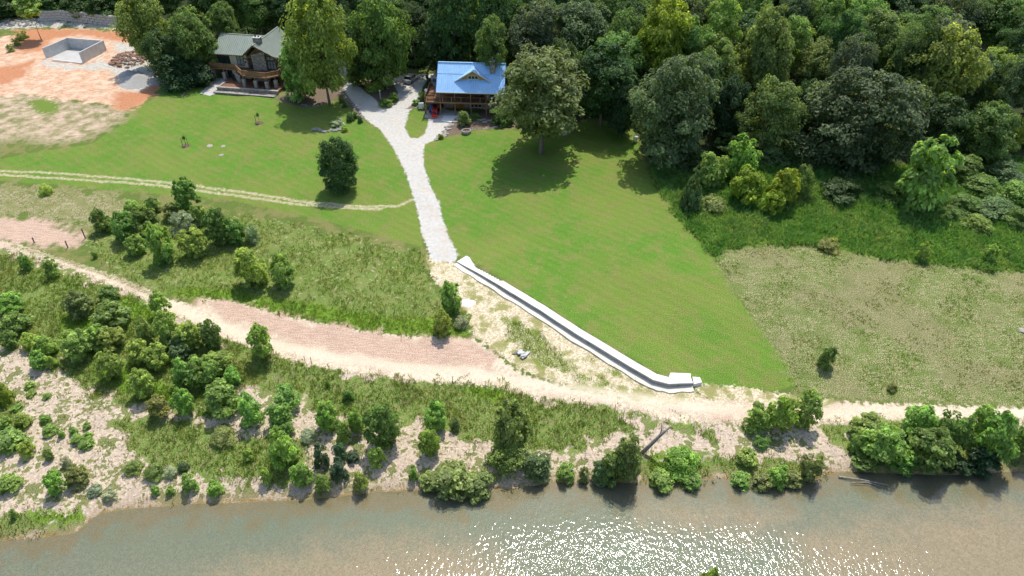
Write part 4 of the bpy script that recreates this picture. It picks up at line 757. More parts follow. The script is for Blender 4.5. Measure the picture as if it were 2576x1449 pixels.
# --- underwood along the foot of the forest: a mass nobody could count ---
_pm = crown_mesh('underwood_clump', 5, dome, 26, 30, .085, .38, .35); _pv = np.array([v.co for v in _pm.vertices]); _pl = np.zeros(len(_pv), np.float32); _pm.attributes['lv'].data.foreach_get('value', _pl)
sx, sy = RNG.uniform(-60, 2640, 1500), RNG.uniform(10, 425, 1500); X, Y, Z = at0(sx, sy); ok = zone_at('forest', X, Y) > .8
ok &= ~((X > -19) & (X < 1) & (Y > 124) & (Y < 138)) & ~((X > -68) & (X < -42) & (Y > 132) & (Y < 156)) & ~((X > -42) & (X < -8) & (Y < 147)) & ~((X < -68) & (Y < 150))
X, Y, Z = X[ok][:260], Y[ok][:260], Z[ok][:260]; vs = []; ls = []
for x, y, z in zip(X, Y, Z):
    r_ = RNG.uniform(1.2, 2.8); q = RNG.uniform(0, 6.28); c_, s_ = math.cos(q), math.sin(q); w = _pv*np.array([r_, r_, RNG.uniform(1.2, 3.4)])
    vs.append(np.stack([w[:,0]*c_-w[:,1]*s_+x, w[:,0]*s_+w[:,1]*c_+y, w[:,2]+z-.05], 1)); ls.append(np.clip(_pl*.7+RNG.uniform(-.1, .35), 0, 1))
vs = np.concatenate(vs); o = link('underwood', fast_mesh('underwood', vs, np.arange(len(vs)).reshape(-1, 4), False, {'lv': np.concatenate(ls)}), M['leaf']); o.color = (.095,.175,.05,1)
tag(o, 'dense green underwood at the foot of the forest trees', 'undergrowth', kind='stuff')
# ---------- grasses and weeds: too many to count ----------
def tufts(name, zones, dens, h, blades, wid, dry, label, bbox=None, edge=0.0, minn=None, seed=1, cat='weeds', lean=.5, lush=0.0, mat='tuft'):
    r = np.random.default_rng(seed); pts = []
    for zn in zones:
        for V in (ZONES[zn] if isinstance(zn, str) else [zn]):
            X, Y, _ = at0([p[0] for p in V], [p[1] for p in V]); area = (X.max()-X.min())*(Y.max()-Y.min()); n = int(area*dens)
            x = r.uniform(X.min()-1, X.max()+1, n); y = r.uniform(Y.min()-1, Y.max()+1, n); sd = sdf(x, y, V); wob = wnoise(x, y, 1.3, seed)*.8+wnoise(x, y, 3.1, seed+1)*.4
            m = sd+wob*(.7 if minn is None else 1) > edge
            if minn is not None: m &= (wnoise(x, y, .55, seed+3)+.6*wnoise(x, y, 1.6, seed+5)+r.normal(0,.25,n)) > minn
            sx, sy, _ = proj(x, y, terrain(x, y)); m &= (sx > -60) & (sx < 2640) & (sy < 1500); pts.append(np.stack([x[m], y[m]], 1))
    p = np.concatenate(pts); n = len(p); z = terrain(p[:,0], p[:,1]); sc = r.uniform(.55, 1.3, n)*(1+.35*wnoise(p[:,0], p[:,1], .5, seed+7))
    B = blades; a = r.uniform(0, 2*np.pi, (n, B)); off = r.uniform(0, .16, (n, B))*1.2; hh = h*sc[:,None]*r.uniform(.6, 1.25, (n, B)); ln = hh*r.uniform(.15, lean+.25, (n, B)); w = wid*r.uniform(.7, 1.4, (n, B))
    bx = p[:,0,None]+np.cos(a)*off; by = p[:,1,None]+np.sin(a)*off; bz = np.repeat(z[:,None], B, 1)-.04; b2 = r.uniform(0, 2*np.pi, (n, B)); wx = np.cos(b2)*w; wy = np.sin(b2)*w
    mx = bx+np.cos(a)*ln*.35; my = by+np.sin(a)*ln*.35; mz = bz+hh*.6; tx = bx+np.cos(a)*ln; ty = by+np.sin(a)*ln; tz = bz+hh
    v = np.stack([np.stack([bx-wx*.5, by-wy*.5, bz], -1), np.stack([mx+wx, my+wy, mz], -1), np.stack([tx, ty, tz], -1), np.stack([mx-wx, my-wy, mz*.98+bz*.02], -1)], 2).reshape(-1, 3)
    lv = np.repeat(np.clip(np.repeat(r.uniform(0,1,n), B)*.5+r.uniform(0,1,n*B)*.5+lush, 0, 1.4), 4); dr = np.repeat(np.repeat(np.clip(dry+r.normal(0,.22,n)+.25*wnoise(p[:,0], p[:,1], .3, seed+9), 0, 1), B), 4)
    o = link(name, fast_mesh(name, v, np.arange(4*n*B).reshape(-1, 4), False, {'lv': lv, 'dry': dr}), M[mat]); return tag(o, label, cat, kind='stuff')
tufts('tall_weeds', ['tallweeds'], 13, .72, 5, .065, -.12, 'rank tall green weeds between the wood and the dry field', seed=3, lush=.34, mat='weed')
tufts('bank_grass', ['bankgrass'], 18, .34, 4, .04, .14, 'long grass and weeds along the river bank', seed=5, minn=-.9)
tufts('slope_weeds', ['weedslope'], 12, .30, 4, .04, .08, 'weeds and grass on the slope below the left lawn', seed=7, minn=-.7, lush=.1)
tufts('field_grass', ['dry'], 10, .17, 3, .05, .22, 'short patchy grass of the dry field', seed=9, minn=-.05)
tufts('verge_grass', ['wallgrass'], 16, .36, 4, .03, .12, 'grass growing in the stones below the white wall', seed=11)
tufts('scrub_grass', ['scrub'], 6, .18, 3, .035, .5, 'sparse dry grass on bare ground', seed=13, minn=-.1)
tufts('lush_grass', ['lush'], 13, .26, 4, .045, .0, 'bright lush grass in patches by the pink dirt track and the gravel bar', seed=15, lush=.3)
tufts('track_edge_grass', [LOWER+[(2660,1068),(2200,1075),(1880,1075),(1700,1085),(1520,1035),(1330,1008),(1150,980),(960,960),(780,930),(620,885),(470,825),(330,750),(160,680),(0,637)]], 3.0, .38, 4, .03, .2, 'grass fringe along the lower dirt track', seed=17, minn=-.2)
tufts('gravel_bar_weeds', [[(0,880),(150,900),(400,1000),(600,1030),(800,1040),(1000,1100),(1250,1130),(1600,1100),(1900,1080),(2080,1120),(2060,1190),(1600,1205),(1200,1225),(800,1245),(300,1265),(220,1290),(0,1290)]], 4, .26, 4, .035, .3, 'scattered weeds and grass on the gravel bar', seed=19, minn=.0)
# ---------- the long white retaining wall ----------
def tz(x, y): return float(terrain(x, y))
def tz0(x, y): return float(terrain0(x, y))
_w = [Vector(p) for p in WALL_W]; fine_w = []
for i in range(len(_w)-1):
    for k in range(6): fine_w.append((_w[i].lerp(_w[i+1], k/6), i+k/6))
fine_w.append((_w[-1], 7.0))
def nrm(i):
    a = fine_w[max(0, i-1)][0]; b = fine_w[min(len(fine_w)-1, i+1)][0]; d = (b-a).normalized(); return Vector((-d.y, d.x))
wall = empty('retaining_wall', (*_w[3], tz0(*_w[3])), 0, 'long white concrete retaining wall with a dark face between stony verge and lawn', 'wall')
def sweep(name, prof, mat, i0=0, i1=None):
    """prof(u) gives a ring of (offset towards the lawn, height above the river-side ground)"""
    b = MB(); secs = []; o = Vector(wall.location)
    for i in range(i0, len(fine_w) if i1 is None else i1):
        p, u = fine_w[i]; n = nrm(i); g = tz0(*p); secs.append([(p.x+n.x*q-o.x, p.y+n.y*q-o.y, g+h-o.z) for q, h in prof(u)])
    return b.loft(secs).build(name, mat, wall)
hw = lambda u: float(np.interp(u, [0,.5,2,5,6.6,7], [.28,.40,.66,.74,.68,.60]))
wd = lambda u: float(np.interp(u, [0,.12,.3,.6,6.0,6.6,7], [1.8,1.9,1.5,.95,1.0,1.3,1.0]))
sweep('footing', lambda u: [(-.85+.08*math.sin(u*9), -.3), (-.85+.08*math.sin(u*9), .12), (.03, .16), (.03, -.3)], M['footing'])
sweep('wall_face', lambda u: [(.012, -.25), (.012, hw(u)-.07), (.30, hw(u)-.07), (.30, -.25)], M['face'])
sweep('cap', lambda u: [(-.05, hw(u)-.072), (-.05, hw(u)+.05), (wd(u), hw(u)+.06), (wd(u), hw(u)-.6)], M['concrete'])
p0, p1 = _w[0], _w[-1]; g0 = tz0(*p0)-wall.location.z; g1 = tz0(*p1)-wall.location.z
b = MB(); q = (p1.x-wall.location.x, p1.y-wall.location.y)
b.prism([(q[0]-2.6, q[1]+.9), (q[0]-.05, q[1]+.95), (q[0]+.05, q[1]+1.45), (q[0]-2.3, q[1]+1.6)], g1-.3, g1+.66); b.build('end_slab', M['concrete'], wall)
b = MB(); b.prism([(q[0]+.12, q[1]-.1), (q[0]+1.15, q[1]+.2), (q[0]+1.05, q[1]+1.0), (q[0]+.2, q[1]+1.1)], g1-.3, g1+.5); b.build('end_step', M['concrete'], wall)
# ---------- concrete foundation under construction ----------
FC = [Vector(at_z(c[0]/3.814/1.0602, c[1]/3.814/1.0602, .75)) for c in ((470,600),(850,645),(1090,520),(720,490))]
fz = .72; fo = empty('house_foundation', (FC[0].x, FC[0].y, fz), 0, 'open grey concrete foundation with three tall walls on red dirt', 'foundation'); O2 = Vector((FC[0].x, FC[0].y))
L = [p-O2 for p in FC]
MB().prism([tuple(p) for p in L], -.4, .06).build('floor_slab', M['slabc'], fo)
def wallseg(a, b_, h, th=.28):
    d = (b_-a).normalized(); n = Vector((-d.y, d.x)); return MB().prism([tuple(a), tuple(b_), tuple(b_+n*th), tuple(a+n*th)], -.3, h)
wallseg(L[1]+(L[2]-L[1])*.005, L[2]+(L[1]-L[2])*.04, 2.45).build('side_wall', M['formed'], fo)
wallseg(L[2], L[3], 2.46).build('back_wall', M['formed'], fo); wallseg(L[3]+(L[0]-L[3])*.035, L[0], 2.45).build('side_wall', M['formed'], fo)
d = (L[1]-L[0]).normalized(); MB().bar((L[0].x, L[0].y-.25, .12), (L[1].x, L[1].y-.25, .12), .2, .18).build('front_sill', M['pvc'], fo)
pipe = MB().tube([(L[1].x+.9, L[1].y+.2, .1), (L[1].x+1.3, L[1].y+2.2, .12), (L[2].x+.6, L[2].y-1.6, .15)], .08, 6).build('drain_pipe', M['pvc'], None, fo.location); tag(pipe, 'white drain pipe lying beside the concrete foundation', 'pipe')
bd = MB().bar((0,0,0), (4.2,-.9,0), .2, .06).build('loose_board', M['deadwood'], None, (L[0].x+O2.x+2.0, L[0].y+O2.y-1.6, tz(L[0].x+O2.x+4, L[0].y+O2.y-2)+.06)); tag(bd, 'brown board lying in front of the concrete foundation', 'board')
# ---------- rocks ----------
def rock_mesh(seed, sub=1):
    bm = bmesh.new(); bmesh.ops.create_icosphere(bm, subdivisions=sub, radius=1); r = random.Random(seed)
    for v in bm.verts: v.co *= r.uniform(.75, 1.2); v.co.z = max(v.co.z*.7, -.35)
    me = bpy.data.meshes.new('rock'); bm.to_mesh(me); bm.free(); return me
ROCKS = {m: [rock_mesh(30+i, 2 if i < 2 else 1) for i in range(5)] for m in ('rock','greyrock','redrock')}
for m, l_ in ROCKS.items():
    for me in l_: me.materials.append(M[m])
def rock(parent, x, y, s, m='rock', name='stone', dz=0, flat=.7):
    o = link(name, random.choice(ROCKS[m]), None, parent, None, random.uniform(0, 6.28), (s*random.uniform(.8,1.3), s*random.uniform(.7,1.1), s*flat*random.uniform(.8,1.2)))
    ox, oy, oz = parent.location if parent else (0,0,0); o.location = (x-ox, y-oy, tz(x, y)+s*.12+dz-oz); return o
def stone_line(name, V, step, s, label, cat, m='rock', jit=.25, dbl=False):
    X, Y, Z = at([p[0] for p in V], [p[1] for p in V]); pts = [Vector((a, b_)) for a, b_ in zip(X, Y)]
    root = empty(name, (*pts[0], tz(*pts[0])), 0, label, cat)
    for a, b_ in zip(pts[:-1], pts[1:]):
        n = max(1, int((b_-a).length/step))
        for k in range(n):
            for _ in range(2 if dbl else 1):
                p = a.lerp(b_, (k+.5)/n)+Vector((random.uniform(-jit,jit), random.uniform(-jit,jit))); rock(root, p.x, p.y, s*random.uniform(.6,1.3), m)
    return root
stone_line('rock_border', [(1100,350),(1118,338),(1130,322),(1145,306),(1158,297)], .55, .42, 'pale rock border at the fork beside the blue-roofed house', 'rock border', dbl=True, jit=.7)
stone_line('garden_wall', [(1165,306),(1185,298),(1205,300),(1222,308),(1240,306)], .5, .38, 'curving dark garden rocks in front of the blue-roofed house', 'garden rocks', 'greyrock', dbl=True, jit=.5)
stone_line('bed_edging', [(1165,330),(1200,325),(1240,322),(1290,318),(1320,318)], .6, .22, 'low stone edging between garden bed and right lawn', 'stone edging')
stone_line('stone_edging', [(458,246),(465,232),(476,222),(492,214),(502,211)], .6, .22, 'curved line of pale stones on the lawn left of the stone house', 'stone edging')
stone_line('drive_edging', [(855,216),(868,240),(880,258),(893,272),(905,288),(917,300)], .7, .30, 'row of grey stones along the left edge of the drive', 'stone edging', 'greyrock', dbl=True, jit=.45)
stone_line('bed_stones', [(757,262),(775,267),(795,268),(810,263)], .5, .25, 'heap of small dark stones at the lawn edge below the big leafy tree', 'stones', 'greyrock', dbl=True)
stone_line('island_stones', [(1045,272),(1054,266),(1066,268),(1078,276),(1078,292),(1074,300)], .5, .28, 'stones round the top of the grass island', 'stone edging', dbl=True)
stone_line('rock_planter', [(782,328),(800,326),(822,331),(838,329),(858,326),(862,318),(850,314)], .5, .42, 'low ring of rough rocks planted with shrubs on the left lawn', 'rock planter', 'greyrock', dbl=True, jit=.35)
X, Y, Z = [float(q) for q in at(1173, 334)]; pl_ = empty('fire_pit', (X, Y, Z), 0, 'low round stone fire pit at the lawn edge by the garden', 'fire pit')
b = MB(); ring = []
for k in range(14):
    a = k/14*2*math.pi; bl = MB().box((0,0,0), (.32,.24,.5)).mesh('block', bevel=.03); o = link('block', bl, M['rock'], pl_, (math.cos(a)*.75, math.sin(a)*.75, .25), a+math.pi/2)
MB().prism([(math.cos(k/10*6.283)*.62, math.sin(k/10*6.283)*.62) for k in range(10)], 0, .3).build('ash_fill', M['mulch'], pl_)
X, Y, Z = [float(q) for q in at(1418, 336)]; o = rock(None, X, Y, 1.0, 'rock', 'flat_boulder', 0, .35); tag(o, 'flat brown boulder in the shade right of the lawn oak', 'boulder')
# spoil heaps on the construction ground
def heap(name, cx, cy, r, h, mat, label, cat, n=26):
    X, Y, Z = [float(q) for q in at(cx, cy)]; rr = random.Random(int(cx)); vs = [(0, 0, h)]; fs = []; rings = 5
    for j in range(1, rings+1):
        for k in range(n): t = j/rings; q = r*t*(1+.12*math.sin(3*k/n*6.28+1)+rr.uniform(-.05,.05)); vs.append((q*math.cos(k/n*6.283), q*.8*math.sin(k/n*6.283), h*(1-t)**1.25+rr.uniform(-.05,.05)*h*(t < 1)-(.15 if t == 1 else 0)))
    for k in range(n): fs.append((0, 1+k, 1+(k+1) % n))
    for j in range(rings-1):
        for k in range(n): a = 1+j*n; fs.append((a+k, a+n+k, a+n+(k+1) % n, a+(k+1) % n))
    return tag(MB().add(vs, fs).build(name, mat, None, (X, Y, Z), True), label, cat)
heap('gravel_pile', 352, 205, 5.2, 1.7, M['greygravel'], 'cone of grey gravel at the right of the construction ground', 'gravel pile')
heap('gravel_pile', 325, 187, 2.6, .9, M['greygravel'], 'small grey gravel pile above the larger cone', 'gravel pile')
X, Y, Z = [float(q) for q in at(328, 150)]; rp = empty('clay_spoil_heap', (X, Y, Z), 0, 'heap of red clay lumps right of the concrete foundation', 'spoil heap')
for _ in range(150):
    a = random.uniform(0, 6.28); q = math.sqrt(random.random()); px, py = X+math.cos(a)*q*4.2, Y+math.sin(a)*q*5.0; rock(rp, px, py, random.uniform(.2,.5), 'redrock', 'clay_lump', 1.1*(1-q*q))
X, Y, Z = [float(q) for q in at(331, 182)]; tp = MB(); 
for k in range(9): tp.box((random.uniform(-1.2,1.2), random.uniform(-.5,.5), .2+random.uniform(0,.15)), (random.uniform(.5,1.1), random.uniform(.3,.6), .28), random.uniform(0,3))
tag(tp.build('plastic_sheeting', M['pvc'], None, (X, Y, Z), bevel=.08), 'crumpled white plastic sheeting below the red clay heap', 'plastic sheet')
X, Y, Z = [float(q) for q in at(1177, 762)]; hp = heap('lime_heap', 1177, 762, 1.15, .3, M['concrete'], 'low white heap on the stony verge beside a young tree', 'white heap', 18)
# rock-cut bank behind the construction ground: stacked stone wall
A_ = [Vector(at(*p)[:2]) for p in ((100,52),(150,50),(215,56),(275,64),(322,68))]; A_ = [Vector((float(p.x), float(p.y))) for p in A_]
cw = empty('block_retaining_wall', (*A_[0], tz(*A_[0])), 0, 'long grey rough-faced retaining wall on the slope above the foundation', 'retaining wall')
bms = [MB().box((0,0,0), (1.15, .7, .58)).mesh('block', bevel=.05) for _ in range(1)]; bms[0].materials.append(M['slabc'])
for row in range(4):
    for a, b_ in zip(A_[:-1], A_[1:]):
        Ls = (b_-a).length; n = max(1, int(Ls/1.2)); ang = math.atan2(b_.y-a.y, b_.x-a.x)
        for k in range(n):
            p = a.lerp(b_, (k+.5*(row % 2)+.25)/n); link('block', bms[0], None, cw, (p.x-A_[0].x, p.y-A_[0].y+row*.12, tz(*p)-cw.location.z+.25+row*.59), ang+random.uniform(-.03,.03), (Ls/n/1.2, 1, 1))
X, Y, Z = [float(q) for q in at(52, 58)]; rr_ = empty('rubble_slope', (X, Y, Z), 0, 'grey rubble stones left of the rough-faced retaining wall', 'rubble')
for _ in range(60):
    sx, sy = random.uniform(10, 100), random.uniform(47, 66); a, b_, c = [float(q) for q in at(sx, sy)]; rock(rr_, a, b_, random.uniform(.25,.55), 'greyrock', 'stone')
# ---------- lawn odds and ends, posts, dead wood ----------
for i, (bx_, by_, top, l) in enumerate(((825,710,618,'at the corner of the bare pink ground'), (657,802,735,'beside the tip of the bare pink ground'), (332,752,703,'on the bare pink ground by the left edge'), (917,735,680,'below the left end of the thicket'))):
    x, y = z5(bx_, by_); X, Y, Z = [float(q) for q in at(x, y)]; h = (by_-top)/3.841*proj(X, Y, Z)[2]/FV/.8
    t = empty('fence_post', (X, Y, Z), 0, 'dark wooden fence post '+l, 'fence post', 'old fence posts'); MB().tube([(0,0,-.2),(.02,.01,h*.6),(.05,0,h)], [.09,.085,.07], 7).build('post', M['bark'], t); MB().tube([(-.12,0,h*.8),(.17,.02,h*.8)], .03, 5).build('wire_clip', M['dark'], t)
for zf, bx_, by_, top, l in ((z7,1135,122,62,'in the bank grass below the pink dirt'), (z7,2077,297,215,'at the track edge left of the big bend, tallest'), (z7,2400,378,305,'at the track edge, nearest the leaning dead trunk'), (z7,2340,312,268,'at the track edge between two others'), (z6,2267,522,468,'left of a pair at the grassy track edge'), (z6,2317,540,480,'right of a pair at the grassy track edge')):
    x, y = zf(bx_, by_); X, Y, Z = [float(q) for q in at(x, y)]; h = max(.9, (by_-top)/2.954*proj(X, Y, Z)[2]/FV/.75)
    t = empty('steel_post', (X, Y, Z), random.uniform(0,1), 'thin steel fence post '+l, 'fence post', 'steel fence posts'); MB().bar((0,0,-.2),(.03,.02,h),.05).build('stake', M['dark'], t); MB().box((.02,.0,h*.95),(.09,.03,.14)).build('cap', M['pvc'], t)
x, y, Z = [float(q) for q in at(1640, 1138)]; tr_ = empty('dead_trunk', (x, y, Z), 0, 'dead grey trunk leaning right out of the waterside tree', 'dead trunk')
MB().tube([(-1.2,-.2,0),(-.3,0,1.3),(.5,.1,2.6),(1.5,.2,4.0)], [.24,.21,.17,.10], 8).build('stem', M['deadwood'], tr_, smooth=True); MB().tube([(.5,.1,2.6),(.7,.5,3.3),(.6,.7,3.9)], [.08,.06,.03], 6).build('broken_limb', M['deadwood'], tr_)
def driftwood(cx, cy, segs, label, mat='deadwood'):
    X, Y, Z = [float(q) for q in at(cx, cy)]; t = empty('driftwood', (X, Y, max(Z, WATER)), 0, label, 'driftwood')
    for pts, r in segs: MB().tube(pts, [r, r*.8, r*.45][:len(pts)], 6).build('branch', M[mat], t)
driftwood(1070, 1228, [([(-1.3,1.0,.3),(-.3,.2,.25),(2.0,-.5,.05)],.09), ([(-1.0,1.2,.9),(-.6,.5,.4),(.2,-.1,.1)],.06), ([(-.8,1.5,.6),(-.4,.6,.5),(0,0,.2)],.05), ([(-1.6,.6,.2),(-.6,.4,.2),(.6,.1,.1)],.05)], 'bare grey branches at the foot of the bush leaning over the water')
driftwood(2165, 1213, [([(-2.2,.5,.1),(0,.1,.12),(2.6,-.5,.02)],.10), ([(-1.2,-.2,.05),(.4,-.2,.1),(1.9,-.7,.03)],.06)], 'sunken branches in the shallow cove right of the slender sapling')
driftwood(1868, 1218, [([(-1.0,.7,.3),(-.3,0,.1),(.4,-.3,.05)],.10), ([(-.2,.4,.3),(.3,.2,.15),(.9,.1,.05)],.05)], 'dark branches under the bushes at the middle of the right bank')
driftwood(1490, 1214, [([(-.4,.3,.15),(.2,.1,.1),(.9,-.2,.05)],.06)], 'single pale stick at the waterline left of the tall pale tree')
X, Y, Z = [float(q) for q in at(1308, 892)]; t = empty('broken_slab_heap', (X, Y, Z), 0, 'grey broken concrete and sticks on the pink dirt by the verge', 'rubble')
for k in range(7): MB().box((0,0,0), (random.uniform(.4,.9), random.uniform(.3,.6), .14)).build('slab_piece', M['formed'], t, (random.uniform(-.2,.9), random.uniform(-.5,.4), .12+.05*k*random.random()), bevel=.03, rz=random.uniform(0,3))
for k in range(4): MB().tube([(-1.0+.1*k,.1*k,.1),(0,.1+.12*k,.14)], .05, 5).build('stick', M['deadwood'], t)
for i, (sx, sy) in enumerate(((527,367),(562,368),(556,390))):
    X, Y, Z = [float(q) for q in at(sx, sy)]; o = rock(None, X, Y, .5, 'rock', 'flat_stone', -.04, .22); tag(o, 'pale flat stone on the left lawn, '+('left of the upper two','right of the upper two','lowest of three')[i], 'stone', 'flat stones on the lawn')
for (sx, sy, n, l) in ((467, 367, 3, 'staked sapling in a bare ring on the left lawn'), (651, 309, 1, 'small staked seedling below the stone house')):
    X, Y, Z = [float(q) for q in at(sx, sy)]; t = empty('staked_seedling', (X, Y, Z), 0, l, 'seedling')
    MB().prism([(math.cos(k/12*6.283)*.8, math.sin(k/12*6.283)*.7) for k in range(12)], -.05, .05).build('mulch_ring', M['mulch'], t)
    for k in range(n): MB().tube([(-.5+.5*k,.2*(k % 2),0),(-.5+.5*k,.2*(k % 2),1.5)], .04, 5).build('stake', M['dark'], t)
    MB().tube([(.05,0,0),(.1,.02,1.8)], [.03,.015], 5).build('stem', M['bark'], t); c = link('crown', PRO['young'][0], None, t, (.08,0,1.2), 0, (.28,.28,.8)); c.color = (.16,.25,.07,1)
X, Y, Z = [float(q) for q in at(1597, 358)]; t = empty('white_hive_box', (X, Y, Z), .2, 'small white box on a stand at the edge of the wood', 'box')
MB().box((0,0,.75),(.6,.5,.6)).build('box', M['white'], t, bevel=.02); MB().box((0,0,1.08),(.68,.58,.06)).build('lid', M['pvc'], t)
for sx in (-.22,.22):
    for sy in (-.18,.18): MB().box((sx,sy,.22),(.06,.06,.46)).build('leg', M['dark'], t)
X, Y, Z = [float(q) for q in at(2572, 832)]; o = rock(None, X, Y, .55, 'rock', 'white_stone', 0, .5); tag(o, 'pale stone in the dry field at the right edge', 'stone')
# ---------- houses ----------
def roof_panel(parent, name, pts, mat, sp=.42, th=.10, rib=.08, rw=.09):
    """metal roof plane: pts start with the two eave points; raised seams run up the slope"""
    pts = [Vector(p) for p in pts]; b = MB(); b.slab(pts, th); s = (pts[1]-pts[0]).normalized(); nn = Vector((0,0,0))
    for i in range(len(pts)): nn += pts[i].cross(pts[(i+1) % len(pts)])
    nn.normalize(); nn = nn if nn.z > 0 else -nn; up = nn.cross(s); up = up if up.z > 0 else -up
    st = [((p-pts[0]).dot(s), (p-pts[0]).dot(up)) for p in pts]; lo, hi = min(q[0] for q in st), max(q[0] for q in st); x = lo+.06
    while x < hi:
        ys = []
        for i in range(len(st)):
            (a, c), (d, e) = st[i], st[(i+1) % len(st)]
            if (a-x)*(d-x) <= 0 and a != d: ys.append(c+(e-c)*(x-a)/(d-a))
        if len(ys) >= 2 and max(ys)-min(ys) > .2:
            p, q = pts[0]+s*x+up*(min(ys)+.01), pts[0]+s*x+up*(max(ys)-.01)
            b.add([p-s*rw/2, p+s*rw/2, p+s*rw/4+nn*rib, p-s*rw/4+nn*rib, q-s*rw/2, q+s*rw/2, q+s*rw/4+nn*rib, q-s*rw/4+nn*rib], [(0,1,2,3),(5,4,7,6),(1,5,6,2),(4,0,3,7),(3,2,6,7)])
        x += sp
    return b.build(name, mat, parent)
def window(parent, c, w, h, n, frame, glass=None, rz=0, t=.07, depth=.12, name='window'):
    """frame standing proud of the wall (faces local -y), panes as sub-parts"""
    f = MB(); 
    f.box((0,0,h/2-t/2),(w,depth,t)).box((0,0,-h/2+t/2),(w,depth,t))
    for k in range(n+1): f.box((-w/2+t/2+k*(w-t)/n,0,0),(t,depth,h-2*t))
    o = f.build(name, M[frame], parent, c, rz=rz)
    for k in range(n): pw = (w-t)/n-t; MB().box((0,0,0),(pw+.02,.03,h-2*t+.02)).build('pane', M[glass or 'glass'], o, (-w/2+t+pw/2+k*(w-t)/n, .03, 0))
    return o
# === stone house with sage metal roof ===
S1 = empty('stone_house', (-60.2,142.7,.95), math.radians(-10), 'stone and stucco house with sage green metal roof, deck and stone columns', 'house')
E1, R1 = 5.45, 8.0      # eave and ridge heights above the house base
b = MB(); b.prism([(0,0),(6.6,0),(6.6,8.6),(0,8.6)], 0, E1-.1); wl = b.build('wall', M['beige'], S1)
b = MB(); b.prism([(6.55,-.35),(13.0,-.35),(13.0,8.8),(6.55,8.8)], 0, E1-.12); b.build('wing_wall', M['browns'], S1)
b = MB(); b.add([(6.9,-.30,E1-.15),(12.7,-.30,E1-.15),(9.75,-.30,R1-.35),(6.9,-.1,E1-.15),(12.7,-.1,E1-.15),(9.75,-.1,R1-.35)], [(0,1,2),(5,4,3),(0,3,4,1),(1,4,5,2),(2,5,3,0)]); b.build('gable_wall', M['browns'], S1)
# main roof, wing roof
roof_panel(S1, 'roof', [(-.7,-.65,E1),(6.3,-.65,E1),(9.7,4.2,R1-.05),(-.7,4.2,R1-.05)], M['green'])
roof_panel(S1, 'roof', [(9.7,9.2,E1),(-.7,9.2,E1),(-.7,4.25,R1-.06),(9.7,4.25,R1-.06)], M['green'])
wr = roof_panel(S1, 'wing_roof', [(13.6,9.0,E1-.05),(13.6,-1.15,E1-.05),(9.75,-2.7,R1+.35),(9.75,9.0,R1+.35)], M['green'])
roof_panel(S1, 'wing_roof', [(5.95,-1.15,E1-.05),(5.95,9.0,E1-.05),(9.75,9.0,R1+.35),(9.75,-2.7,R1+.35)], M['green'])
roof_panel(S1, 'side_roof', [(17.0,4.4,E1-.5),(17.0,-1.0,E1-.5),(13.15,-1.0,E1+.35),(13.15,4.4,E1+.35)], M['green'])
MB().prism([(13.02,-.2),(16.4,-.2),(16.4,4.0),(13.02,4.0)], 0, [E1+.2,E1-.48,E1-.48,E1+.2]).build('annex_wall', M['browns'], S1)
MB().bar((9.75,-2.7,R1+.37),(9.75,9.0,R1+.37),.3,.06).build('ridge_cap', M['green'], S1); MB().bar((-.7,4.22,R1-.02),(9.6,4.22,R1-.02),.3,.06).build('ridge_cap', M['green'], S1)
for s, e in (((5.93,-1.19,E1-.13),(9.75,-2.74,R1+.27)), ((13.62,-1.19,E1-.13),(9.75,-2.74,R1+.27))): MB().bar(s, e, .08, .22).build('barge_board', M['browns'], S1)
MB().bar((-.7,-.69,E1-.1),(6.0,-.69,E1-.1),.08,.16).build('fascia', M['browns'], S1)
for k in range(3):
    MB().bar((6.5,-.3,E1-1.0+k*.1),(6.5-.0,-1.2,E1-.25+k*.1),.14).build('knee_brace', M['browns'], S1) if k == 0 else None
# stone chimney mass
st = MB(); st.prism([(8.0,-.95),(10.9,-.95),(10.9,-.36),(8.0,-.36)], 0, [E1+.35,E1+1.15,E1+1.15,E1+.35]).build('stone_panel', M['stone'], S1)
ch = MB().prism([(9.05,-.75),(10.45,-.75),(10.45,.3),(9.05,.3)], R1-.9, R1+1.15).build('chimney', M['stone'], S1)
MB().box((9.75,-.22,R1+1.2),(1.6,1.25,.1)).build('chimney_cap', M['slabc'], ch); MB().tube([(9.45,-.2,R1+1.24),(9.45,-.2,R1+1.7)],.16,8).build('flue', M['dark'], ch); MB().tube([(10.1,-.2,R1+1.24),(10.1,-.2,R1+1.45)],.15,8).build('flue', M['dark'], ch)
# windows and doors, upper floor
o = window(S1, (1.3,-.03,4.0), 2.6, 2.2, 2, 'darktrim'); o['label'] = 'wide dark sliding doors on the upper floor'
window(S1, (4.9,-.03,4.1), 1.55, 2.0, 2, 'darktrim', 'curtain'); window(S1, (7.35,-.40,3.75), .9, 2.2, 1, 'darktrim')
window(S1, (11.85,-.42,3.7), 1.9, 1.7, 3, 'darktrim', 'curtain'); window(S1, (11.7,-.42,5.1), 1.7, .85, 2, 'darktrim', 'curtain')
for u in (-.3,1.0): window(S1, (u+.9,-.03,1.15), 1.1, 2.1, 1, 'darktrim', name='door')
window(S1, (7.4,-.40,1.3), 1.1, 2.2, 1, 'darktrim', name='door'); window(S1, (11.8,-.40,1.35), 1.7, 1.9, 2, 'darktrim')
MB().box((6.0,-.08,3.9),(.2,.1,.45)).build('wall_lamp', M['dark'], S1)
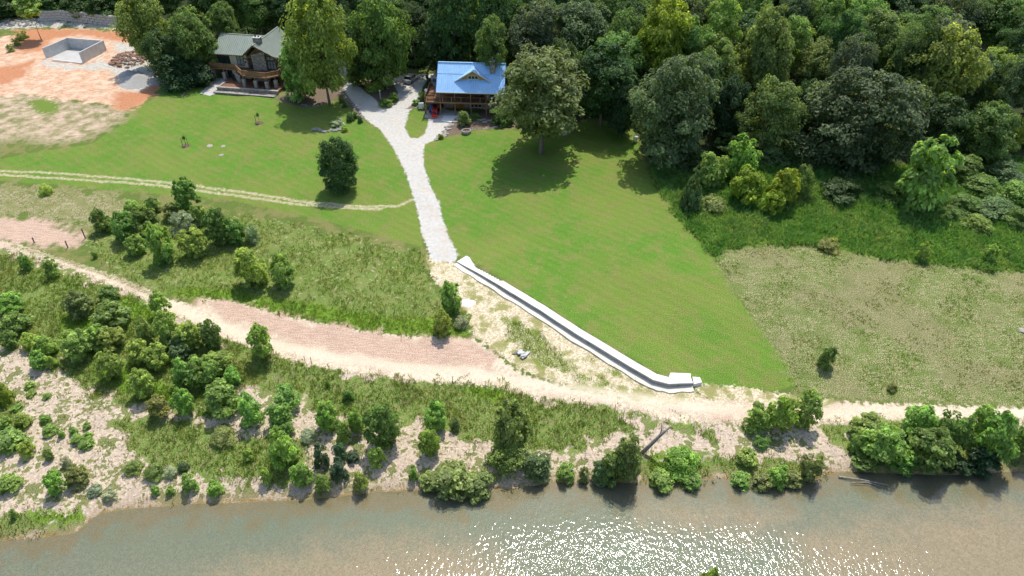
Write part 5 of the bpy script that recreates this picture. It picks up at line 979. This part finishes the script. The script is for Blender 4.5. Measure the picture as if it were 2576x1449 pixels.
# deck
DK = [(-1.6,-1.0),(4.2,-1.35),(7.0,-4.1),(12.3,-4.6),(14.2,-2.9),(14.2,-.36),(6.5,-.36),(6.5,0),(-1.6,0)]
dz = 2.72; b = MB(); b.prism(DK, dz-.22, dz); dk = b.build('deck', M['deck'], S1)
EDGE = [(-1.6,0),(-1.6,-1.0),(1.3,-1.17),(4.2,-1.35),(7.0,-4.1),(9.7,-4.35),(12.3,-4.6),(14.2,-2.9),(14.2,-.4)]
for a, c in zip(EDGE[:-1], EDGE[1:]):
    f = MB(); f.bar((*a,dz-.11),(*c,dz-.11),.06,.26); f.build('rim_board', M['rail'], dk)
    for h in (.28,.55,.80): MB().bar((*a,dz+h),(*c,dz+h),.04,.18).build('rail_board', M['rail'], dk)
    MB().bar((*a,dz+1.0),(*c,dz+1.0),.16,.06).build('handrail', M['rail'], dk)
for a in EDGE[1:]: MB().box((*a,dz+.5),(.13,.13,1.08)).build('rail_post', M['rail'], dk)
for (u, v) in ((-1.4,-.85),(1.2,-1.05),(4.1,-1.25),(4.95,-1.95),(6.95,-3.9),(9.6,-4.15),(12.1,-4.4),(13.5,-3.3)):
    c = MB().box((u,v,.95),(.62,.62,1.6)).build('stone_column', M['palestone'], S1); MB().box((u,v,1.79),(.7,.7,.09)).build('column_cap', M['slabc'], c); MB().box((u,v,2.15),(.18,.18,.7)).build('post', M['rail'], c)
# patio, terrace walls, ramp
pz = .40
b = MB(); b.prism([(1.9,-5.4),(14.6,-5.3),(14.6,-.4),(0,-.05),(1.9,-2.2)], -1.2, pz); b.build('patio', M['deck'], S1)
b = MB(); b.prism([(1.7,-5.75),(14.8,-5.65),(14.8,-5.2),(1.7,-5.32)], -1.4, pz+.12); tw_ = b.build('terrace_wall', M['stone'], S1); MB().prism([(1.6,-5.82),(14.85,-5.72),(14.85,-5.15),(1.6,-5.26)], pz+.122, pz+.2).build('coping', M['palestone'], tw_)
MB().prism([(1.75,-5.3),(2.2,-5.3),(2.2,-2.4),(1.75,-2.4)], -1.2, pz+.18).build('terrace_wall', M['palestone'], S1)
MB().prism([(1.5,-7.0),(14.6,-7.1),(14.6,-5.7),(1.5,-5.78)], -1.4, -.02).build('lower_step', M['stone'], S1); MB().prism([(1.5,-7.1),(14.6,-7.2),(14.6,-6.75),(1.5,-6.65)], -.018, .06).build('coping', M['palestone'], S1)
MB().prism([(-.5,-7.6),(1.3,-8.2),(2.0,-7.5),(1.72,-2.0),(0,-.3),(-1.0,-.3)], -1.4, [-.3,-.3,-.2,.18,.2,.2]).build('walkway', M['slabc'], S1)
for k in range(11): v = -7.6+k*.68; o = link('kerb_stone', random.choice(ROCKS['rock']), None, S1, (-.75-.05*(k % 3)-k*.02, v, -.22+.04*k), k*1.3, (.36,.42,.26))
# outdoor furniture on the lower patio
def chair(loc, rz, label, mat='dark', grp=None):
    t = empty('patio_chair', loc, rz, label, 'chair', grp); MB().box((0,0,.42),(.5,.5,.06)).build('seat', M[mat], t); MB().box((0,.24,.72),(.5,.05,.55)).build('backrest', M[mat], t)
    for a in (-.21,.21):
        for c in (-.2,.2): MB().box((a,c,.2),(.05,.05,.4)).build('leg', M[mat], t)
    return t
def loc_of(h, u, v, z): return tuple(h.matrix_basis @ Vector((u, v, z)))
bpy.context.view_layer.update()
chair(loc_of(S1, 2.9,-.9,pz), .2, 'dark patio chair under the deck of the stone house, left of two', 'dark', 'patio chairs'); chair(loc_of(S1, 3.6,-1.6,pz), -.8, 'dark patio chair under the deck of the stone house, right of two', 'dark', 'patio chairs')
t = empty('patio_table', loc_of(S1, 8.6,-2.9,pz), 0, 'low wooden table on the patio under the deck of the stone house', 'table'); MB().box((0,0,.5),(1.6,.8,.07)).build('table_top', M['door'], t)
for a in (-.7,.7):
    for c in (-.32,.32): MB().box((a,c,.23),(.07,.07,.47)).build('leg', M['door'], t)
# === house with the blue metal roof ===
S2 = empty('blue_roofed_house', (-13.2,129.3,.32), math.radians(-4), 'timber house with bright blue metal roof, gabled dormer and long deck', 'house')
EZ, RZ = 4.75, 8.65; EV, RV, BV = -3.6, .9, 5.6; sl = (RZ-EZ)/(RV-EV)
MB().prism([(0,0),(11.6,0),(11.6,5.0),(0,5.0)], 0, 2.7).build('lower_wall', M['stone'], S2); MB().prism([(-.02,-.02),(11.62,-.02),(11.62,5.02),(-.02,5.02)], 2.702, 5.0).build('upper_wall', M['browns'], S2)
for u in (-.01, 11.5): MB().add([(u,-.0,5.0),(u,5.0,5.0),(u,RV,RZ-.35),(u+.11,-.0,5.0),(u+.11,5.0,5.0),(u+.11,RV,RZ-.35)], [(0,1,2),(5,4,3),(0,3,4,1),(1,4,5,2),(2,5,3,0)]).build('gable_wall', M['tan'], S2)
vb = RV-1.75; zb = EZ+sl*(vb-EV)
roof_panel(S2, 'roof', [(-.7,EV,EZ),(12.0,EV,EZ),(12.0,vb,zb),(-.7,vb,zb)], M['blue'], .40); roof_panel(S2, 'upper_roof', [(-.7,vb+.0,zb+.06),(12.0,vb+.0,zb+.06),(12.0,RV,RZ+.06),(-.7,RV,RZ+.06)], M['blue'], .40)
roof_panel(S2, 'rear_roof', [(12.0,BV,EZ+.4),(-.7,BV,EZ+.4),(-.7,RV+.02,RZ+.05),(12.0,RV+.02,RZ+.05)], M['blue'], .40); MB().bar((-.72,RV+.01,RZ+.10),(12.02,RV+.01,RZ+.10),.34,.07).build('ridge_cap', M['blue'], S2)
MB().bar((-.7,EV-.05,EZ-.08),(12.0,EV-.05,EZ-.08),.1,.16).build('gutter', M['whitetrim'], S2)
roof_panel(S2, 'side_roof', [(-.9,2.6,4.1),(-.9,5.4,4.1),(-.1,5.4,5.4),(-.1,2.6,5.4)], M['blue'], .40)
for u in (-.74, 12.04): MB().bar((u,EV,EZ-.06),(u,RV,RZ-.02),.06,.2).build('barge_board', M['bluetrim'], S2)
# dormer
DU, DW, DV = 6.1, 3.35, -1.95; db = EZ+sl*(DV-EV); da = db+2.15; dm = MB()
dm.add([(DU-DW+.25,DV+.35,db+.08),(DU+DW-.25,DV+.35,db+.08),(DU,DV+.35,da-.22),(DU-DW+.25,DV+.5,db+.08),(DU+DW-.25,DV+.5,db+.08),(DU,DV+.5,da-.22)], [(0,1,2),(5,4,3),(0,3,4,1),(1,4,5,2),(2,5,3,0)]); dr = dm.build('dormer', M['tan'], S2)
vt = EV+(da-EZ)/sl
roof_panel(dr, 'dormer_roof', [(DU-DW-.15,DV-.05,db-.02),(DU,vt,da),(DU,DV-.15,da)], M['blue'], 9) ; roof_panel(dr, 'dormer_roof', [(DU+DW+.15,DV-.05,db-.02),(DU,DV-.15,da),(DU,vt,da)], M['blue'], 9)
for s in (-1,1): MB().bar((DU+s*(DW+.15),DV-.07,db-.04),(DU,DV-.17,da-.03),.08,.17).build('trim_board', M['whitetrim'], dr)
window(dr, (DU,DV+.30,db+.72), 1.9, .72, 3, 'whitetrim')
# chimney
ch = MB().prism([(9.2,-.75),(10.1,-.75),(10.1,.1),(9.2,.1)], zb-.3, RZ+1.0).build('chimney', M['stone'], S2); MB().box((9.65,-.32,RZ+1.04),(1.05,1.0,.09)).build('chimney_cap', M['slabc'], ch); MB().tube([(9.65,-.3,RZ+1.08),(9.65,-.3,RZ+1.5),(9.65,-.3,RZ+1.75)],[.12,.12,.2],8).build('flue', M['chrome'], ch)
# windows
for u in (2.0,5.7,9.9): window(S2, (u,-.06,4.0), 1.55, 1.3, 2, 'whitetrim')
window(S2, (6.3,-.06,1.25), 2.3, 1.8, 3, 'whitetrim'); window(S2, (10.0,-.06,1.5), 1.6, 1.2, 2, 'whitetrim')
gd = MB().box((2.9,-.05,1.05),(2.1,.1,1.9)).build('garage_door', M['door'], S2)
for k in range(4): MB().box((2.9,-.115,.4+k*.44),(1.95,.03,.36)).build('door_panel', M['door'], gd)
# deck on posts, wrapping the left side
DZ = 2.68; dk = MB().prism([(-3.0,-3.35),(11.7,-3.35),(11.7,-.03),(-.03,-.03),(-.03,4.2),(-3.0,4.2)], DZ-.2, DZ).build('deck', M['deck'], S2)
ED = [(-3.0,4.2),(-3.0,1.8),(-3.0,-.8),(-3.0,-3.35),(-1.3,-3.35),(.4,-3.35),(2.1,-3.35),(3.9,-3.35),(5.7,-3.35),(7.5,-3.35),(9.3,-3.35),(11.7,-3.35)]
for a, c in zip(ED[:-1], ED[1:]):
    MB().bar((*a,DZ-.13),(*c,DZ-.13),.08,.3).build('rim_board', M['rail'], dk); MB().bar((*a,DZ+1.0),(*c,DZ+1.0),.12,.06).build('handrail', M['rail'], dk)
    for h in (.2,.4,.6,.8): MB().bar((*a,DZ+h),(*c,DZ+h),.02,.03).build('cable', M['dark'], dk)
for a in ED: MB().box((*a,DZ+.5),(.11,.11,1.0)).build('rail_post', M['rail'], dk)
for u in (-2.9,-.1,2.7,5.7,8.6,11.5): MB().box((u,-3.2,1.22),(.18,.18,2.5)).build('deck_post', M['rail'], S2); MB().box((u,-3.2,3.75),(.15,.15,2.0)).build('porch_post', M['rail'], S2)
MB().prism([(-3.1,-4.2),(2.5,-4.2),(2.5,-.02),(-3.1,-.02)], -.35, .05).build('apron', M['slabc'], S2)
MB().prism([(.3,-5.6),(2.3,-6.4),(3.4,-3.4),(.6,-3.6)], -.4, .075).build('concrete_pad', M['concrete'], S2)
bpy.context.view_layer.update()
for k, (u, v, rz) in enumerate(((9.0,-2.2,.3),(10.4,-2.0,-.5),(1.0,-1.6,.6),(7.6,-1.2,0))): chair(loc_of(S2, u, v, DZ), rz, ('grey deck chair left of the deck table','grey deck chair right of the deck table','deck chair at the left of the porch','dark deck chair before the middle of the porch')[k], ('formed','formed','door','dark')[k])
t = empty('deck_table', loc_of(S2, 9.7,-2.3,DZ), 0, 'grey table on the deck under the blue roof', 'table'); MB().box((0,0,.72),(1.3,.8,.05)).build('table_top', M['formed'], t)
for a in (-.55,.55):
    for c in (-.3,.3): MB().box((a,c,.35),(.06,.06,.7)).build('leg', M['formed'], t)
t = empty('deck_bench', loc_of(S2, -2.0,-2.4,DZ), 0, 'pale wooden bench on the left corner of the deck', 'bench'); MB().box((0,0,.4),(1.5,.6,.08)).build('seat', M['rail'], t); MB().box((0,.3,.65),(1.5,.06,.4)).build('backrest', M['rail'], t)
for a in (-.65,.65): MB().box((a,0,.18),(.08,.5,.36)).build('leg', M['rail'], t)
t = empty('satellite_dish', loc_of(S2, -3.05,-1.2,DZ+.95), 0, 'white satellite dish on the deck rail', 'satellite dish')
dish = []; 
for j in range(4): r_ = .08+.08*j; dish.append([(r_*math.cos(k/14*6.283), r_*math.sin(k/14*6.283), .25*(r_**2)) for k in range(14)])
d_ = MB().loft(dish).build('dish', M['white'], t, (0,0,.35)); d_.rotation_euler = (math.radians(65), 0, math.radians(-25)); MB().tube([(0,.05,0),(0,.08,.35)],.03,6).build('mast', M['dark'], t); MB().bar((0,-.05,.2),(0,-.5,.35),.04).build('feed_arm', M['dark'], t)
t = empty('blue_tarp_cover', loc_of(S2, -2.1,-1.7,.05), 0, 'blue covered machine behind the red tractor under the deck', 'covered machine'); MB().loft([[(x_*s_,y_*s_,z_) for x_,y_ in ((-.5,-.7),(.5,-.7),(.5,.7),(-.5,.7))] for s_, z_ in ((1.0,.0),(.95,.6),(.75,1.2),(.4,1.5))]).build('cover', M['bluetarp'], t, bevel=.06); MB().box((0,-.72,.12),(.8,.08,.2)).build('skid', M['dark'], t)
t = empty('white_cabinet', loc_of(S2, -4.3,-.6,0), .1, 'white utility cabinet left of the deck', 'cabinet'); MB().box((0,0,.6),(1.0,.6,1.1)).build('cabinet_body', M['white'], t, bevel=.02); MB().box((0,-.31,.6),(.9,.02,.95)).build('cabinet_door', M['pvc'], t)
# lamp post between the drives
X, Y, Z = [float(q) for q in at(957, 249)]; t = empty('stone_marker_post', (X, Y, Z), 0, 'pale post with a lamp at the tip between the drives', 'lamp post'); MB().tube([(0,0,0),(0,0,1.6)],[.16,.13],8).build('post', M['palebark'], t); MB().box((0,0,1.75),(.26,.26,.3)).build('lantern', M['lamp'], t); MB().box((0,0,1.94),(.34,.34,.06)).build('lantern_cap', M['dark'], t)
# ---------- vehicles ----------
def car(name, loc, rz, paint, label, suv=False):
    """x forward; body, greenhouse, glass, wheels"""
    t = empty(name, loc, rz, label, 'car'); Lh, W_ = 2.3, .92; hb = 1.0 if suv else .92; hr = 1.68 if suv else 1.46
    def ring(x, w, z0, z1): return [(x,-w*.92,z0),(x,-w,z0+.25),(x,-w*.97,z1-.1),(x,-w*.82,z1),(x,w*.82,z1),(x,w*.97,z1-.1),(x,w,z0+.25),(x,w*.92,z0)]
    bd_ = MB().loft([ring(-Lh,W_*.86,.38,.82),ring(-Lh+.15,W_*.97,.30,hb),ring(-.9,W_,.27,hb+.02),ring(.7,W_,.27,hb+.02),ring(1.3,W_*.98,.27,hb-.02),ring(Lh-.25,W_*.93,.30,.80),ring(Lh,W_*.8,.40,.66)]).build('body', M[paint], t, smooth=False, bevel=.035)
    rear = -2.05 if suv else -1.75
    def gr(x, w, z): return [(x,-w,hb-.03),(x,-w*.9,z-.06),(x,-w*.8,z),(x,w*.8,z),(x,w*.9,z-.06),(x,w,hb-.03)]
    MB().loft([gr(rear,W_*.86,hb+.05),gr(rear+.35,W_*.88,hr-.07),gr(-.5,W_*.88,hr-.04),gr(.25,W_*.88,hr-.05),gr(1.15,W_*.86,hb+.03)]).build('glasshouse', M['glass'], t)
    MB().loft([[(rear+.3,-.62,hr-.08),(rear+.3,.62,hr-.08),(rear+.3,.58,hr-.02),(rear+.3,-.58,hr-.02)],[(-.5,-.7,hr-.06),(-.5,.7,hr-.06),(-.5,.64,hr+.02),(-.5,-.64,hr+.02)],[(.3,-.66,hr-.09),(.3,.66,hr-.09),(.3,.6,hr-.01),(.3,-.6,hr-.01)]]).build('roof', M[paint], t)
    for s in (-1,1):
        for a, c in (((1.12,hb),(.28,hr-.04)), ((-.45,hb),(-.45,hr-.04)), ((rear+.02,hb),(rear+.33,hr-.06))): MB().bar((a[0],s*W_*.87,a[1]),(c[0],s*W_*.79,c[1]),.06,.08).build('pillar', M[paint], t)
        MB().box((.95,s*(W_+.08),hb+.05),(.12,.16,.12)).build('mirror', M[paint], t, bevel=.02); MB().box((Lh-.12,s*.62,.62),(.16,.36,.14)).build('headlight', M['lamp'], t, bevel=.02); MB().box((-Lh+.06,s*.66,.78),(.12,.26,.2)).build('tail_light', M['redlamp'], t, bevel=.02)
        for x in (-1.4,1.42):
            wh = MB().tube([(0,-.11,0),(0,.11,0)], .34, 18).build('wheel', M['tyre'], t, (x, s*(W_-.1), .34)); MB().tube([(0,s*.10,0),(0,s*.125,0)], .21, 14).build('rim', M['chrome'], wh)
    MB().box((-Lh-.0,0,.45),(.1,1.5,.2)).build('rear_bumper', M[paint], t, bevel=.03); MB().box((-Lh+.02,0,.66),(.05,.5,.12)).build('number_plate', M['pvc'], t); return t
X, Y, Z = [float(q) for q in at(1030, 211)]; car('parked_car', (X+.2, Y+1.6, Z), math.radians(70), 'silver', 'silver car parked on the gravel at the top of the drive')
X, Y, Z = [float(q) for q in at(1094, 204)]; car('parked_car', (X+1.3, Y+.6, Z), math.radians(182), 'white', 'white car half hidden behind the corner of the blue roof')
# red tractor
X, Y, Z = [float(q) for q in at(1093, 291)]; t = empty('tractor', (X, Y+1.0, max(Z,.32)+.05), math.radians(-88), 'small red tractor with canopy and front loader beside the deck', 'tractor')
MB().loft([[(x_,-w,z0),(x_,w,z0),(x_,w,z1-.08),(x_,w*.7,z1),(x_,-w*.7,z1),(x_,-w,z1-.08)] for x_, w, z0, z1 in ((.1,.36,.5,1.15),(1.2,.33,.5,1.08),(1.4,.26,.55,.98))]).build('hood', M['red'], t, bevel=.02)
MB().box((-.5,0,.62),(1.3,.5,.35)).build('chassis', M['dark'], t); MB().box((-.75,0,.98),(.45,.5,.12)).build('seat', M['black'], t, bevel=.03); MB().box((-.95,0,1.25),(.1,.48,.45)).build('seat_back', M['black'], t, bevel=.03)
MB().tube([(-.1,0,1.1),(-.3,0,1.35)],.03,6).build('steering_column', M['dark'], t); MB().tube([(-.3+.02*math.cos(k),.2*math.cos(k/8*6.283),1.38+.2*math.sin(k/8*6.283)) for k in range(9)],.025,5).build('steering_wheel', M['black'], t)
for s in (-1,1):
    for x_, r_, w_, y_ in ((-.75,.62,.34,.62),(.95,.38,.24,.55)):
        wh = MB().tube([(0,-w_/2,0),(0,w_/2,0)], r_, 18).build('wheel', M['tyre'], t, (x_, s*y_, r_)); MB().tube([(0,-w_/2-.015,0),(0,w_/2+.015,0)], r_*.5, 12).build('rim', M['red'], wh)
    fd = [[(-.75+.72*math.cos(a)+0, s*(.44+q), .62+.72*math.sin(a)) for q in (0,.34)]+[(-.75+.68*math.cos(a), s*(.44+q), .62+.68*math.sin(a)) for q in (.34,0)] for a in [math.pi*(.15+.7*k/6) for k in range(7)]]
    MB().loft(fd).build('fender', M['red'], t)
    for x_ in (-1.0,.1): MB().bar((x_,s*.5,1.1),(x_,s*.48,2.1),.06).build('canopy_post', M['dark'], t)
    MB().bar((.2,s*.42,1.15),(1.1,s*.46,1.2),.1,.14).build('loader_arm', M['red'], t); MB().bar((1.1,s*.46,1.2),(1.95,s*.46,.4),.1,.14).build('loader_arm', M['red'], t); MB().box((1.3,s*.24,.85),(.08,.16,.12)).build('headlight', M['lamp'], t)
MB().loft([[(x_,-w,z_),(x_,w,z_),(x_,w*.95,z_+.1),(x_,-w*.95,z_+.1)] for x_, w, z_ in ((-1.3,.58,2.06),(-.9,.68,2.12),(.1,.68,2.12),(.45,.56,2.06))]).build('canopy', M['red'], t, bevel=.03)
b = MB(); b.loft([[(x_,-.55,z_),(x_,.55,z_),(x_+.03,.55,z_+.04),(x_+.03,-.55,z_+.04)] for x_, z_ in ((1.95,.5),(1.88,.3),(1.95,.1),(2.35,.04))])
b.build('loader_bucket', M['red'], t)
for s in (-.55,.55): MB().add([(1.95,s,.5),(1.88,s,.3),(1.95,s,.1),(2.35,s,.06)], [(0,1,2,3)]).build('bucket_side', M['red'], t)
MB().box((1.43,0,.8),(.04,.4,.3)).build('grille', M['dark'], t); MB().tube([(.7,.2,1.05),(.7,.2,1.6)],.035,6).build('exhaust_pipe', M['dark'], t)
# pale tall trunk in the wood behind the drives
x, y = zG(2060, 275); X, Y, Z = [float(q) for q in at(x, y)]; t = empty('bare_tree', (X, Y, Z), 0, 'tall pale bare trunk rising to the top edge behind the parked cars', 'tree'); MB().tube([(0,0,0),(.1,0,9),(.2,.1,20),(.25,.1,28)],[.38,.32,.22,.1],8).build('trunk', M['palebark'], t, smooth=True)
for k in range(5): a = k*2.1; MB().tube([(.15,.05,14+k*2.2),(.15+math.cos(a)*1.2,.05+math.sin(a)*1.2,15.2+k*2.2)],[.08,.03],5).build('limb', M['palebark'], t)
